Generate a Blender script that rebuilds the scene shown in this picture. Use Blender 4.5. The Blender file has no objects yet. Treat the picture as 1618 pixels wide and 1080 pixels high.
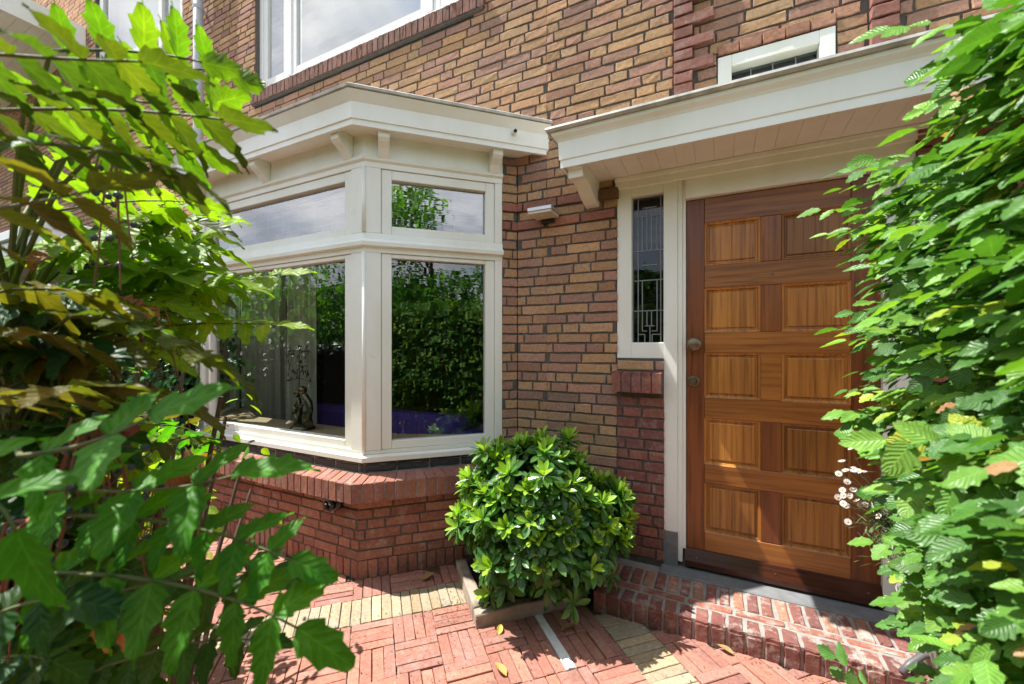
import bpy, math, random
import numpy as np
from mathutils import Vector, Matrix, noise as mnoise
R = math.radians
sc = bpy.context.scene
col = sc.collection
rng = np.random.default_rng(7)
random.seed(7)

# ---------------------------------------------------------------- camera
cam_d = bpy.data.cameras.new("camera")
cam = bpy.data.objects.new("camera", cam_d); col.objects.link(cam)
cam.location = (0, -2.5, 1.344)
cam.rotation_euler = (R(90), 0, R(26.61))
cam_d.sensor_width = 36; cam_d.lens = 14.558
cam_d.shift_y = 0.00507
cam_d.clip_start = 0.02; cam_d.clip_end = 500
cam_d.dof.use_dof = True; cam_d.dof.focus_distance = 2.5; cam_d.dof.aperture_fstop = 4.2
sc.camera = cam

# ---------------------------------------------------------------- light
SUN_AZ, SUN_EL = R(78), R(61.5)          # from the wall's normal towards -X
Ldir = Vector((-math.sin(SUN_AZ)*math.cos(SUN_EL), -math.cos(SUN_AZ)*math.cos(SUN_EL), math.sin(SUN_EL)))
sun_d = bpy.data.lights.new("sun", 'SUN'); sun_d.energy = 5.0; sun_d.angle = R(0.5); sun_d.color = (1, .965, .90)
sun = bpy.data.objects.new("sun", sun_d); col.objects.link(sun)
sun.rotation_euler = Ldir.to_track_quat('Z', 'Y').to_euler(); sun.location = (-6, -3, 9)

w = bpy.data.worlds.new("World"); sc.world = w; w.use_nodes = True
nt = w.node_tree; nt.nodes.clear(); N = nt.nodes.new; LK = nt.links.new
out = N('ShaderNodeOutputWorld'); bg = N('ShaderNodeBackground'); sky = N('ShaderNodeTexSky')
sky.sky_type = 'NISHITA'; sky.sun_disc = False; sky.sun_elevation = SUN_EL; sky.sun_rotation = R(180) + SUN_AZ
sky.dust_density = 1.5
tc = N('ShaderNodeTexCoord'); mp = N('ShaderNodeMapping'); mp.inputs['Scale'].default_value = (1, 1, 2.2)
nz = N('ShaderNodeTexNoise'); nz.inputs['Scale'].default_value = 2.3; nz.inputs['Detail'].default_value = 7; nz.inputs['Roughness'].default_value = .55
rp = N('ShaderNodeValToRGB'); rp.color_ramp.elements[0].position = .36; rp.color_ramp.elements[1].position = .56
nz2 = N('ShaderNodeTexNoise'); nz2.inputs['Scale'].default_value = 5.5; nz2.inputs['Detail'].default_value = 5
rp2 = N('ShaderNodeValToRGB'); rp2.color_ramp.elements[0].position = .35; rp2.color_ramp.elements[1].position = .65
rp2.color_ramp.elements[0].color = (3.6, 3.8, 4.3, 1); rp2.color_ramp.elements[1].color = (7.6, 7.6, 7.7, 1)
mx = N('ShaderNodeMix'); mx.data_type = 'RGBA'
LK(tc.outputs['Generated'], mp.inputs['Vector']); LK(mp.outputs[0], nz.inputs['Vector']); LK(mp.outputs[0], nz2.inputs['Vector'])
LK(nz.outputs['Fac'], rp.inputs[0]); LK(nz2.outputs['Fac'], rp2.inputs[0])
LK(rp.outputs['Color'], mx.inputs[0]); LK(sky.outputs[0], mx.inputs[6]); LK(rp2.outputs[0], mx.inputs[7])
LK(mx.outputs[2], bg.inputs[0]); bg.inputs[1].default_value = .13
LK(bg.outputs[0], out.inputs[0])
sc.view_settings.view_transform = 'Standard'; sc.view_settings.look = 'None'
sc.view_settings.exposure = 1.06; sc.view_settings.gamma = 1
sc.render.engine = 'CYCLES'
sc.cycles.use_denoising = True
sc.cycles.max_bounces = 7; sc.cycles.diffuse_bounces = 4; sc.cycles.glossy_bounces = 3
sc.cycles.transmission_bounces = 4; sc.cycles.transparent_max_bounces = 10
sc.cycles.caustics_reflective = False; sc.cycles.caustics_refractive = False

# ---------------------------------------------------------------- object helpers
def tag(o, label=None, cat=None, group=None, kind=None):
    if label: o['label'] = label
    if cat: o['category'] = cat
    if group: o['group'] = group
    if kind: o['kind'] = kind
    return o
def empty(name, loc=(0, 0, 0), label=None, cat=None, group=None):
    o = bpy.data.objects.new(name, None); col.objects.link(o); o.location = loc
    o.empty_display_size = .1
    return tag(o, label, cat, group)
def link(name, me, mat, parent=None, smooth=False):
    """world-space mesh; parents are Empties or meshes, keep the world position"""
    o = bpy.data.objects.new(name, me); col.objects.link(o)
    if mat:
        for m in (mat if isinstance(mat, (list, tuple)) else [mat]): me.materials.append(m)
    me.polygons.foreach_set('use_smooth', [bool(smooth)]*len(me.polygons))
    if parent is not None:
        o.parent = parent
        off = Vector((0, 0, 0)); p = parent
        while p is not None: off += p.location; p = p.parent
        if off.length > 1e-9:
            n = len(me.vertices); a = np.empty(n*3); me.vertices.foreach_get('co', a)
            a = a.reshape(-1, 3) - np.array(off); me.vertices.foreach_set('co', a.ravel())
    me.update()
    return o

def np_mesh(name, V, F, attrs=None):
    """V (n,3); F list/array of faces (quads array or list)"""
    me = bpy.data.meshes.new(name)
    V = np.asarray(V, dtype=np.float32)
    if isinstance(F, np.ndarray):
        k = F.shape[1]
        me.vertices.add(len(V)); me.vertices.foreach_set('co', V.ravel())
        me.loops.add(F.size); me.loops.foreach_set('vertex_index', F.ravel().astype(np.int32))
        me.polygons.add(len(F)); me.polygons.foreach_set('loop_start', np.arange(0, F.size, k, dtype=np.int32))
        me.polygons.foreach_set('loop_total', np.full(len(F), k, dtype=np.int32))
        me.update(calc_edges=True)
    else:
        me.from_pydata([tuple(v) for v in V], [], [tuple(f) for f in F]); me.update()
    if attrs:
        for nm, (ty, arr) in attrs.items():
            a = me.attributes.new(nm, ty, 'POINT')
            if ty == 'FLOAT_COLOR':
                arr = np.asarray(arr, dtype=np.float32)
                if arr.shape[1] == 3: arr = np.hstack([arr, np.ones((len(arr), 1), np.float32)])
                a.data.foreach_set('color', arr.ravel())
            else: a.data.foreach_set('vector', np.asarray(arr, dtype=np.float32).ravel())
    return me

class MB:
    """collects simple solids into one mesh"""
    def __init__(s): s.V = []; s.F = []
    def add(s, V, F):
        b = len(s.V); s.V += [tuple(v) for v in V]; s.F += [tuple(i+b for i in f) for f in F]; return s
    def box(s, x0, x1, y0, y1, z0, z1, bev=0.0):
        if x0 > x1: x0, x1 = x1, x0
        if y0 > y1: y0, y1 = y1, y0
        if z0 > z1: z0, z1 = z1, z0
        return s.obox(((x0+x1)/2, (y0+y1)/2, (z0+z1)/2), (1, 0, 0), (0, 1, 0), (0, 0, 1), (x1-x0)/2, (y1-y0)/2, (z1-z0)/2, bev)
    def obox(s, c, u, v, w_, a, b, h, bev=0.0):
        c, u, v, w_ = Vector(c), Vector(u), Vector(v), Vector(w_)
        if bev <= 0:
            V = [c + u*a*i + v*b*j + w_*h*k for i in (-1, 1) for j in (-1, 1) for k in (-1, 1)]
            F = [(0, 1, 3, 2), (4, 6, 7, 5), (0, 4, 5, 1), (2, 3, 7, 6), (0, 2, 6, 4), (1, 5, 7, 3)]
            return s.add(V, F)
        e = min(bev, a*.45, b*.45, h*.45)
        V = []; ix = {}
        for i in (-1, 1):
            for j in (-1, 1):
                for k in (-1, 1):
                    for ax in range(3):
                        A = [a-e, b-e, h-e]; A[ax] += e
                        ix[(i, j, k, ax)] = len(V); V.append(c + u*A[0]*i + v*A[1]*j + w_*A[2]*k)
        F = []
        for i in (-1, 1):
            q = [ix[(i, j, k, 0)] for j, k in ((-1, -1), (1, -1), (1, 1), (-1, 1))]; F.append(q if i > 0 else q[::-1])
            q = [ix[(j, i, k, 1)] for j, k in ((-1, -1), (-1, 1), (1, 1), (1, -1))]; F.append(q if i > 0 else q[::-1])
            q = [ix[(j, k, i, 2)] for j, k in ((-1, -1), (1, -1), (1, 1), (-1, 1))]; F.append(q if i > 0 else q[::-1])
        for i in (-1, 1):
            for j in (-1, 1):
                F.append([ix[(i, j, -1, 0)], ix[(i, j, 1, 0)], ix[(i, j, 1, 1)], ix[(i, j, -1, 1)]])
                F.append([ix[(i, -1, j, 0)], ix[(i, 1, j, 0)], ix[(i, 1, j, 2)], ix[(i, -1, j, 2)]])
                F.append([ix[(-1, i, j, 1)], ix[(1, i, j, 1)], ix[(1, i, j, 2)], ix[(-1, i, j, 2)]])
                for k in (-1, 1): F.append([ix[(i, j, k, 0)], ix[(i, j, k, 1)], ix[(i, j, k, 2)]])
        return s.add(V, F)
    def sweep(s, path, prof, caps=True):
        """path: list of (x,y) in plan, outward = right-hand side of travel; prof: closed loop of (offset, z)"""
        P = [Vector((p[0], p[1])) for p in path]; n = len(P); rings = []
        for i in range(n):
            ds = []
            if i > 0: ds.append((P[i]-P[i-1]).normalized())
            if i < n-1: ds.append((P[i+1]-P[i]).normalized())
            ns = [Vector((d.y, -d.x)) for d in ds]
            m = ns[0] if len(ns) == 1 else (ns[0]+ns[1])/(1+ns[0].dot(ns[1]))
            rings.append([(P[i].x+m.x*o, P[i].y+m.y*o, z) for o, z in prof])
        k = len(prof); V = [v for r in rings for v in r]; F = []
        for i in range(n-1):
            for j in range(k):
                a, b = i*k+j, i*k+(j+1) % k
                F.append((a, b, b+k, a+k))
        if caps: F.append(tuple(range(k))[::-1]); F.append(tuple((n-1)*k+j for j in range(k)))
        return s.add(V, F)
    def tube(s, pts, rads, seg=8, caps=True):
        pts = [Vector(p) for p in pts]; n = len(pts)
        if not hasattr(rads, '__len__'): rads = [rads]*n
        V = []; F = []; up = None
        for i in range(n):
            d = (pts[min(i+1, n-1)] - pts[max(i-1, 0)]).normalized()
            if up is None:
                up = d.orthogonal().normalized()
            else:
                up = (up - d*up.dot(d)).normalized()
            sd = d.cross(up)
            for j in range(seg):
                t = 2*math.pi*j/seg
                V.append(pts[i] + (up*math.cos(t)+sd*math.sin(t))*rads[i])
        for i in range(n-1):
            for j in range(seg):
                a, b = i*seg+j, i*seg+(j+1) % seg
                F.append((a, b, b+seg, a+seg))
        if caps: F.append(tuple(range(seg))[::-1]); F.append(tuple((n-1)*seg+j for j in range(seg)))
        return s.add(V, F)
    def lathe(s, c, prof, axis=(0, 0, 1), seg=24, ripple=None):
        ax = Vector(axis).normalized(); u = ax.orthogonal().normalized(); v = ax.cross(u); c = Vector(c)
        V = []; F = []
        for i, (r, h) in enumerate(prof):
            for j in range(seg):
                t = 2*math.pi*j/seg; rr = r*(1+(ripple(t, i) if ripple else 0))
                V.append(c + ax*h + (u*math.cos(t)+v*math.sin(t))*rr)
        for i in range(len(prof)-1):
            for j in range(seg):
                a, b = i*seg+j, i*seg+(j+1) % seg
                F.append((a, b, b+seg, a+seg))
        F.append(tuple(range(seg))[::-1]); F.append(tuple((len(prof)-1)*seg+j for j in range(seg)))
        return s.add(V, F)
    def build(s, name, mat, parent=None, smooth=False):
        me = np_mesh(name, s.V, s.F)
        import bmesh
        bm = bmesh.new(); bm.from_mesh(me); bmesh.ops.recalc_face_normals(bm, faces=bm.faces); bm.to_mesh(me); bm.free()
        return link(name, me, mat, parent, smooth)

# ---------------------------------------------------------------- materials
def new_mat(name):
    m = bpy.data.materials.new(name); m.use_nodes = True; t = m.node_tree
    return m, t, t.nodes['Principled BSDF'], t.nodes['Material Output']
def nd(t, ty, **kw):
    n = t.nodes.new(ty)
    for k, v in kw.items():
        if k in n.inputs: n.inputs[k].default_value = v
        else: setattr(n, k, v)
    return n
def bump(t, bs, hsrc, strength=.3, dist=.002):
    b = nd(t, 'ShaderNodeBump', Strength=strength, Distance=dist)
    t.links.new(hsrc, b.inputs['Height']); t.links.new(b.outputs[0], bs.inputs['Normal']); return b
def mixc(t, fac, a, b, mode='MIX'):
    m = t.nodes.new('ShaderNodeMix'); m.data_type = 'RGBA'; m.blend_type = mode
    for inp, v in ((0, fac), (6, a), (7, b)):
        if hasattr(v, 'is_linked') or hasattr(v, 'links'): t.links.new(v, m.inputs[inp])
        else: m.inputs[inp].default_value = v
    return m.outputs[2]
def ramp(t, src, stops):
    r = t.nodes.new('ShaderNodeValToRGB'); els = r.color_ramp.elements
    while len(els) < len(stops): els.new(.5)
    for e, (p, c) in zip(els, stops): e.position = p; e.color = (*c, 1) if len(c) == 3 else c
    t.links.new(src, r.inputs[0]); return r.outputs[0]
def noise_tex(t, scale, detail=4, rough=.5, vec=None, sc3=None):
    n = nd(t, 'ShaderNodeTexNoise', Scale=scale, Detail=detail, Roughness=rough)
    c = t.nodes.new('ShaderNodeTexCoord'); src = c.outputs['Object']
    if sc3:
        m = nd(t, 'ShaderNodeMapping'); m.inputs['Scale'].default_value = sc3; t.links.new(src, m.inputs[0]); src = m.outputs[0]
    t.links.new(src, n.inputs['Vector']); return n.outputs['Fac']

def simple(name, c, rough=.5, metal=0, var=.12, scale=8, bmp=.1, bdist=.001, spec=.5):
    m, t, b, o = new_mat(name)
    n = noise_tex(t, scale, 5)
    cc = mixc(t, n, tuple(x*(1-var) for x in c)+(1,), tuple(min(1, x*(1+var)) for x in c)+(1,))
    t.links.new(cc, b.inputs['Base Color']); b.inputs['Roughness'].default_value = rough; b.inputs['Metallic'].default_value = metal
    b.inputs['Specular IOR Level'].default_value = spec
    if bmp: bump(t, b, noise_tex(t, scale*12, 4), bmp, bdist)
    return m

def brick_mat(name, rough=.88, grime=.35, lime=0.0, bdist=.0025):
    """colour of each brick from its attribute, pitted face, pale and dark blotches"""
    m, t, b, o = new_mat(name)
    at = nd(t, 'ShaderNodeAttribute'); at.attribute_name = 'Col'
    n1 = noise_tex(t, 55, 7, .65); n2 = noise_tex(t, 210, 5, .65); n3 = noise_tex(t, 3.2, 4)
    c = mixc(t, ramp(t, n1, [(.35, (0, 0, 0)), (.7, (1, 1, 1))]), mixc(t, 1.0, at.outputs['Color'], (.74, .70, .67, 1), 'MULTIPLY'), mixc(t, 1.0, at.outputs['Color'], (1.10, 1.09, 1.05, 1), 'MULTIPLY'))
    c = mixc(t, ramp(t, n2, [(.33, (.8,)*3), (.42, (0, 0, 0))]), c, (.045, .038, .034, 1))
    c = mixc(t, ramp(t, n3, [(.5, (0, 0, 0)), (.8, (grime,)*3)]), c, (.09, .08, .07, 1))
    if lime:
        n4 = noise_tex(t, 14, 8, .72); n5 = noise_tex(t, 2.4, 3)
        mk = nd(t, 'ShaderNodeMath', operation='MULTIPLY')
        t.links.new(ramp(t, n4, [(.50, (0, 0, 0)), (.66, (lime,)*3)]), mk.inputs[0]); t.links.new(ramp(t, n5, [(.40, (.15,)*3), (.62, (1, 1, 1))]), mk.inputs[1])
        c = mixc(t, mk.outputs[0], c, (.55, .50, .46, 1))
    t.links.new(c, b.inputs['Base Color']); b.inputs['Roughness'].default_value = rough
    b.inputs['Specular IOR Level'].default_value = .25
    h0 = nd(t, 'ShaderNodeMath', operation='MULTIPLY'); t.links.new(noise_tex(t, 70, 5, .6, sc3=(1, 1, 1.6)), h0.inputs[0]); h0.inputs[1].default_value = .7
    h = nd(t, 'ShaderNodeMath', operation='ADD'); t.links.new(h0.outputs[0], h.inputs[0]); t.links.new(n2, h.inputs[1])
    bump(t, b, h.outputs[0], .75, bdist)
    return m
M_brick = brick_mat('brick_face', bdist=.0012)
M_redbrick = brick_mat('red_brick_face', lime=.35, bdist=.0014)
M_step = brick_mat('step_brick_face', lime=.8)
M_paver = brick_mat('paver_face', rough=.9, grime=.35, lime=.22, bdist=.0015)
M_mortar = simple('mortar', (.105, .093, .082), .95, var=.4, scale=30, bmp=.8, bdist=.003)
M_mortar2 = simple('pale_mortar', (.29, .27, .245), .95, var=.35, scale=25, bmp=.8, bdist=.003)
M_sand = simple('joint_sand', (.12, .085, .06), .97, var=.5, scale=60, bmp=.9, bdist=.003)
M_white = None
def paint(name, c, dirt=.75, rough=.34):
    m, t, b, o = new_mat(name)
    n1 = noise_tex(t, 2.2, 6, .6, sc3=(1, 1, .35)); n2 = noise_tex(t, 45, 4); n3 = noise_tex(t, 9, 8, .7)
    cc = mixc(t, ramp(t, n1, [(.4, (0, 0, 0)), (.75, (dirt,)*3)]), c+(1,), (c[0]*.80, c[1]*.78, c[2]*.66, 1))
    cc = mixc(t, ramp(t, n3, [(.64, (0, 0, 0)), (.74, (dirt*.5,)*3)]), cc, (c[0]*.6, c[1]*.58, c[2]*.47, 1))
    t.links.new(cc, b.inputs['Base Color']); b.inputs['Roughness'].default_value = rough
    bump(t, b, noise_tex(t, 18, 5, sc3=(1, 1, 4)), .12, .0012)
    return m
M_white = paint('cream_white_paint', (.85, .87, .825))
M_soffit = paint('soffit_paint', (.84, .835, .79))
M_upwhite = paint('white_window_paint', (.80, .81, .80), .3)
M_zinc = simple('weathered_zinc', (.46, .46, .42), .6, .15, var=.75, scale=14, bmp=.3, bdist=.001)
M_lead = simple('lead_came', (.22, .23, .24), .5, .3, var=.2)
M_black = simple('black_plastic', (.012, .012, .013), .3, var=.2, bmp=0)
M_bluestone = simple('bluestone', (.17, .175, .18), .7, var=.4, scale=20, bmp=.4)
M_pipe = simple('grey_pipe_paint', (.42, .45, .47), .4, var=.12)
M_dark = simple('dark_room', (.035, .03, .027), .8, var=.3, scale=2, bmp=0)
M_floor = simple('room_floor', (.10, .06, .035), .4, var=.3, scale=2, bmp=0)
M_oak = simple('pale_wood_board', (.50, .38, .24), .45, var=.15, scale=5)
M_sofa = simple('purple_fabric', (.13, .06, .46), .9, var=.2, scale=60, bmp=.4)
M_cush = simple('grey_cushion_fabric', (.5, .5, .47), .9, var=.1, scale=60, bmp=.3)
M_curt = simple('linen_curtain', (.58, .56, .48), .9, var=.1, scale=40, bmp=.3)
M_bronze = simple('polished_bronze', (.16, .14, .09), .26, .75, var=.4, scale=12, bmp=.15)
M_stone = simple('old_kerb_stone', (.36, .29, .23), .95, var=.5, scale=16, bmp=1, bdist=.006)
M_soil = simple('soil', (.055, .036, .024), 1, var=.6, scale=40, bmp=1, bdist=.01)
M_wht_stone = simple('white_strip_stone', (.78, .78, .76), .85, var=.2, scale=40, bmp=.7, bdist=.003)
M_pot = simple('grey_ceramic', (.30, .29, .28), .4, var=.15, scale=10)
M_brass = simple('aged_brass', (.20, .155, .10), .38, .85, var=.4, scale=40, bmp=.2)
M_steel = simple('brushed_steel', (.55, .56, .57), .35, .7, var=.1)
M_lens = simple('lamp_diffuser', (.62, .56, .44), .4, var=.05, bmp=0)
M_bark = simple('bark', (.10, .065, .04), .9, var=.5, scale=40, bmp=.8, bdist=.003)
M_redstalk = simple('reddish_stalk', (.22, .07, .035), .6, var=.4, scale=40, bmp=.2)
M_greenstalk = simple('green_stalk', (.11, .13, .045), .7, var=.2, scale=40, bmp=.1)
M_berry = simple('blue_bloomed_berry', (.055, .08, .09), .45, var=.5, scale=60, bmp=0)

def wood(name, base, dark, sc3, rough=.38, coat=.12):
    m, t, b, o = new_mat(name)
    g = noise_tex(t, 1, 8, .62, sc3=sc3)
    g2 = noise_tex(t, 1, 3, .5, sc3=tuple(x*.18 for x in sc3))
    g3 = noise_tex(t, 3, 3)
    cc = ramp(t, g, [(.36, dark), (.5, base), (.66, tuple(min(1, x*1.25) for x in base))])
    cc = mixc(t, ramp(t, g2, [(.35, (.55,)*3), (.65, (0, 0, 0))]), cc, dark+(1,))
    cc = mixc(t, ramp(t, g3, [(.45, (0, 0, 0)), (.8, (.45,)*3)]), cc, tuple(x*.55 for x in base)+(1,))
    oi = nd(t, 'ShaderNodeObjectInfo'); rr = ramp(t, oi.outputs['Random'], [(0, (.62, .58, .52)), (.5, (1, 1, 1)), (1, (1.22, 1.22, 1.15))])
    cc = mixc(t, 1.0, cc, rr, 'MULTIPLY')
    t.links.new(cc, b.inputs['Base Color']); b.inputs['Roughness'].default_value = rough
    b.inputs['Coat Weight'].default_value = coat; b.inputs['Coat Roughness'].default_value = .25
    bump(t, b, g, .15, .0008)
    return m
M_wv = wood('door_stile_wood', (.20, .058, .014), (.085, .022, .007), (55, 55, 2.2))
M_wh = wood('door_rail_wood', (.36, .138, .028), (.20, .062, .012), (2.2, 55, 55))
M_wp = wood('door_panel_wood', (.43, .180, .036), (.21, .070, .014), (70, 70, 1.8))
M_wm = wood('door_muntin_wood', (.23, .072, .017), (.11, .028, .008), (60, 60, 2.2))
M_wd = wood('weatherboard_wood', (.095, .024, .009), (.035, .010, .005), (2.2, 60, 60), .28)

def glass_mat(name, ior=1.75, tint=(.80, .84, .80)):
    m, t, b, o = new_mat(name); t.nodes.remove(b)
    tr = nd(t, 'ShaderNodeBsdfTransparent'); tr.inputs[0].default_value = (*tint, 1)
    tr2 = nd(t, 'ShaderNodeBsdfTransparent')
    gl = nd(t, 'ShaderNodeBsdfGlossy'); gl.inputs['Roughness'].default_value = 0.0; gl.inputs['Color'].default_value = (.95, .97, 1, 1)
    fr = nd(t, 'ShaderNodeFresnel', IOR=ior)
    ge = nd(t, 'ShaderNodeNewGeometry')
    n = noise_tex(t, 1.6, 3, .5, sc3=(1, 1, 5))
    bp = nd(t, 'ShaderNodeBump', Strength=.35, Distance=.0035); t.links.new(n, bp.inputs['Height'])
    t.links.new(bp.outputs[0], gl.inputs['Normal'])
    m1 = nd(t, 'ShaderNodeMixShader'); t.links.new(fr.outputs[0], m1.inputs[0]); t.links.new(tr.outputs[0], m1.inputs[1]); t.links.new(gl.outputs[0], m1.inputs[2])
    m2 = nd(t, 'ShaderNodeMixShader'); t.links.new(ge.outputs['Backfacing'], m2.inputs[0]); t.links.new(m1.outputs[0], m2.inputs[1]); t.links.new(tr2.outputs[0], m2.inputs[2])
    t.links.new(m2.outputs[0], o.inputs[0]); return m
M_glass = glass_mat('window_glass', 2.25)
M_glass_top = glass_mat('top_light_glass', 3.4)
M_glass_dark = glass_mat('leaded_glass', 1.6, (.35, .40, .38))
M_glass_up = glass_mat('upper_window_glass', 4.2)

def leaf_mat(name, trans=.35, rough=.35, vein=1.0, nveins=9, tcol=(1.25, 1.35, .55), bdist=.0015, spec=.5):
    """Col = leaf colour; luv = (along, across, random)"""
    m, t, b, o = new_mat(name)
    at = nd(t, 'ShaderNodeAttribute'); at.attribute_name = 'Col'
    lu = nd(t, 'ShaderNodeAttribute'); lu.attribute_name = 'luv'
    sp = nd(t, 'ShaderNodeSeparateXYZ'); t.links.new(lu.outputs['Vector'], sp.inputs[0])
    ab = nd(t, 'ShaderNodeMath', operation='ABSOLUTE'); t.links.new(sp.outputs['Y'], ab.inputs[0])
    a1 = nd(t, 'ShaderNodeMath', operation='MULTIPLY'); t.links.new(ab.outputs[0], a1.inputs[0]); a1.inputs[1].default_value = -.28
    a2 = nd(t, 'ShaderNodeMath', operation='ADD'); t.links.new(sp.outputs['X'], a2.inputs[0]); t.links.new(a1.outputs[0], a2.inputs[1])
    a3 = nd(t, 'ShaderNodeMath', operation='MULTIPLY'); t.links.new(a2.outputs[0], a3.inputs[0]); a3.inputs[1].default_value = nveins*6.2832
    a4 = nd(t, 'ShaderNodeMath', operation='COSINE'); t.links.new(a3.outputs[0], a4.inputs[0])
    vr = ramp(t, a4.outputs[0], [(.80, (0, 0, 0)), (1.0, (.35*vein,)*3)])
    mr = ramp(t, ab.outputs[0], [(.02, (.55*vein,)*3), (.09, (0, 0, 0))])
    vv = nd(t, 'ShaderNodeMath', operation='MAXIMUM'); t.links.new(vr, vv.inputs[0]); t.links.new(mr, vv.inputs[1])
    n = noise_tex(t, 55, 6, .65)
    c = mixc(t, ramp(t, n, [(.32, (.7,)*3), (.62, (0, 0, 0))]), at.outputs['Color'], mixc(t, 1.0, at.outputs['Color'], (.6, .68, .6, 1), 'MULTIPLY'))
    c = mixc(t, vv.outputs[0], c, mixc(t, 1.0, c, (1.9, 1.7, 1.9, 1), 'MULTIPLY'))
    t.links.new(c, b.inputs['Base Color']); b.inputs['Roughness'].default_value = rough
    b.inputs['Specular IOR Level'].default_value = spec
    bp = bump(t, b, a4.outputs[0], .5*vein, bdist)
    tl = nd(t, 'ShaderNodeBsdfTranslucent')
    t.links.new(mixc(t, 1.0, c, (*tcol, 1), 'MULTIPLY'), tl.inputs[0])
    mxs = nd(t, 'ShaderNodeMixShader'); mxs.inputs[0].default_value = trans
    t.links.new(b.outputs[0], mxs.inputs[1]); t.links.new(tl.outputs[0], mxs.inputs[2]); t.links.new(mxs.outputs[0], o.inputs[0])
    return m
M_lbeech = leaf_mat('beech_leaf', .28, .38, .8, 8, (1.7, 1.8, .55), .0014, .42)
M_lmah = leaf_mat('mahonia_leaf', .48, .45, 1.0, 5, (1.75, 1.9, .36), .001, .22)
M_lbush = leaf_mat('glossy_leaf', .28, .26, .5, 6, (1.8, 1.9, .5), .0006)
M_livy = leaf_mat('ivy_leaf', .2, .28, .8, 3, (1.6, 1.7, .6))
M_ltree = leaf_mat('tree_leaf', .5, .5, .3, 4, (1.6, 1.8, .6))
M_ldry = leaf_mat('dry_leaf', .2, .7, .8, 6, (1.3, 1.1, .7), .002)
M_petal = simple('white_petal', (.85, .83, .84), .6, var=.05, bmp=0)
M_yolk = simple('yellow_flower_eye', (.65, .42, .05), .8, var=.2, bmp=0)

# ---------------------------------------------------------------- brick layer
def bricks_mesh(name, BR, mat, parent=None, jit=.0011, cham=.0025):
    """BR: list of (origin, u, v, n, L, H, D, colour): origin = lower corner of the front face; n = outward"""
    nb = len(BR)
    O = np.array([b[0] for b in BR], float); U = np.array([b[1] for b in BR], float); Vv = np.array([b[2] for b in BR], float); Nn = np.array([b[3] for b in BR], float)
    L = np.array([b[4] for b in BR]); H = np.array([b[5] for b in BR]); D = np.array([b[6] for b in BR]); Cc = np.array([b[7] for b in BR])
    c = np.minimum(cham, np.minimum(L, H)*.3)
    us = np.stack([0*L, 0*L, c, L*.33, L*.67, L-c, L, L], 1); vs = np.stack([0*H, 0*H, c, H*.5, H-c, H, H], 1)
    nu, nv = 8, 7
    gi, gj = np.meshgrid(np.arange(nu), np.arange(nv), indexing='ij')
    ring = np.minimum(np.minimum(gi, nu-1-gi), np.minimum(gj, nv-1-gj))
    uu = us[:, gi]; vv = vs[:, gj]
    dep = np.where(ring[None] == 0, -D[:, None, None], np.where(ring[None] == 1, -c[:, None, None]*rng.uniform(.6, 1.6, (nb, nu, nv)), 0.0))
    ju = rng.normal(0, jit, (nb, nu, nv)); jv = rng.normal(0, jit*1.1, (nb, nu, nv))
    # outer ring shares its neighbour's jitter
    i1 = np.clip(gi, 1, nu-2); j1 = np.clip(gj, 1, nv-2)
    ju = ju[:, i1, j1]; jv = jv[:, i1, j1]
    dn = rng.normal(0, jit*.32, (nb, nu, nv)); dn[:, ring == 0] = 0
    tilt = rng.normal(0, .0008, (nb, 2)); push = rng.normal(0, .0012, nb)
    w = (dep + dn + push[:, None, None] + (uu/np.maximum(L, .02)[:, None, None]-.5)*tilt[:, :1, None] + (vv/H[:, None, None]-.5)*tilt[:, 1:, None])
    P = O[:, None, None] + U[:, None, None]*(uu+ju)[..., None] + Vv[:, None, None]*(vv+jv)[..., None] + Nn[:, None, None]*w[..., None]
    P = P.reshape(-1, 3)
    a, b2 = np.meshgrid(np.arange(nu-1), np.arange(nv-1), indexing='ij'); a = a.ravel(); b2 = b2.ravel()
    q = np.stack([a*nv+b2, (a+1)*nv+b2, (a+1)*nv+b2+1, a*nv+b2+1], 1)
    F = (q[None] + (np.arange(nb)*nu*nv)[:, None, None]).reshape(-1, 4)
    # orientation: u x v should point to n
    if np.dot(np.cross(U[0], Vv[0]), Nn[0]) < 0: F = F[:, ::-1]
    C = np.repeat(Cc, nu*nv, 0)
    me = np_mesh(name, P, np.ascontiguousarray(F), {'Col': ('FLOAT_COLOR', C)})
    return link(name, me, mat, parent, False)

OCH = [(.485, .305, .17), (.455, .285, .16), (.50, .325, .185), (.44, .26, .155), (.465, .285, .175)]
PNK = [(.42, .245, .175), (.40, .23, .165), (.41, .24, .18)]
DRK = [(.33, .20, .15), (.30, .19, .15), (.35, .21, .165)]
RED = [(.27, .085, .065), (.30, .10, .075), (.24, .08, .065)]
def cvar(c, s=.08):
    f = rng.normal(1, s); g = rng.normal(0, .025)
    return (max(.01, c[0]*f*(1+g)), max(.01, c[1]*f), max(.01, c[2]*f*(1-g)))
def wallcol():
    r = rng.random()
    p = OCH if r < .64 else PNK if r < .955 else DRK
    return cvar(p[rng.integers(len(p))])
def redcol():
    c = [(.36, .165, .12), (.33, .145, .11), (.39, .185, .14), (.30, .135, .105)][rng.integers(4)]; return cvar(c, .09)
def purcol():
    c = [(.25, .10, .085), (.22, .09, .08), (.28, .115, .09)][rng.integers(3)]; return cvar(c, .1)

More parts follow.
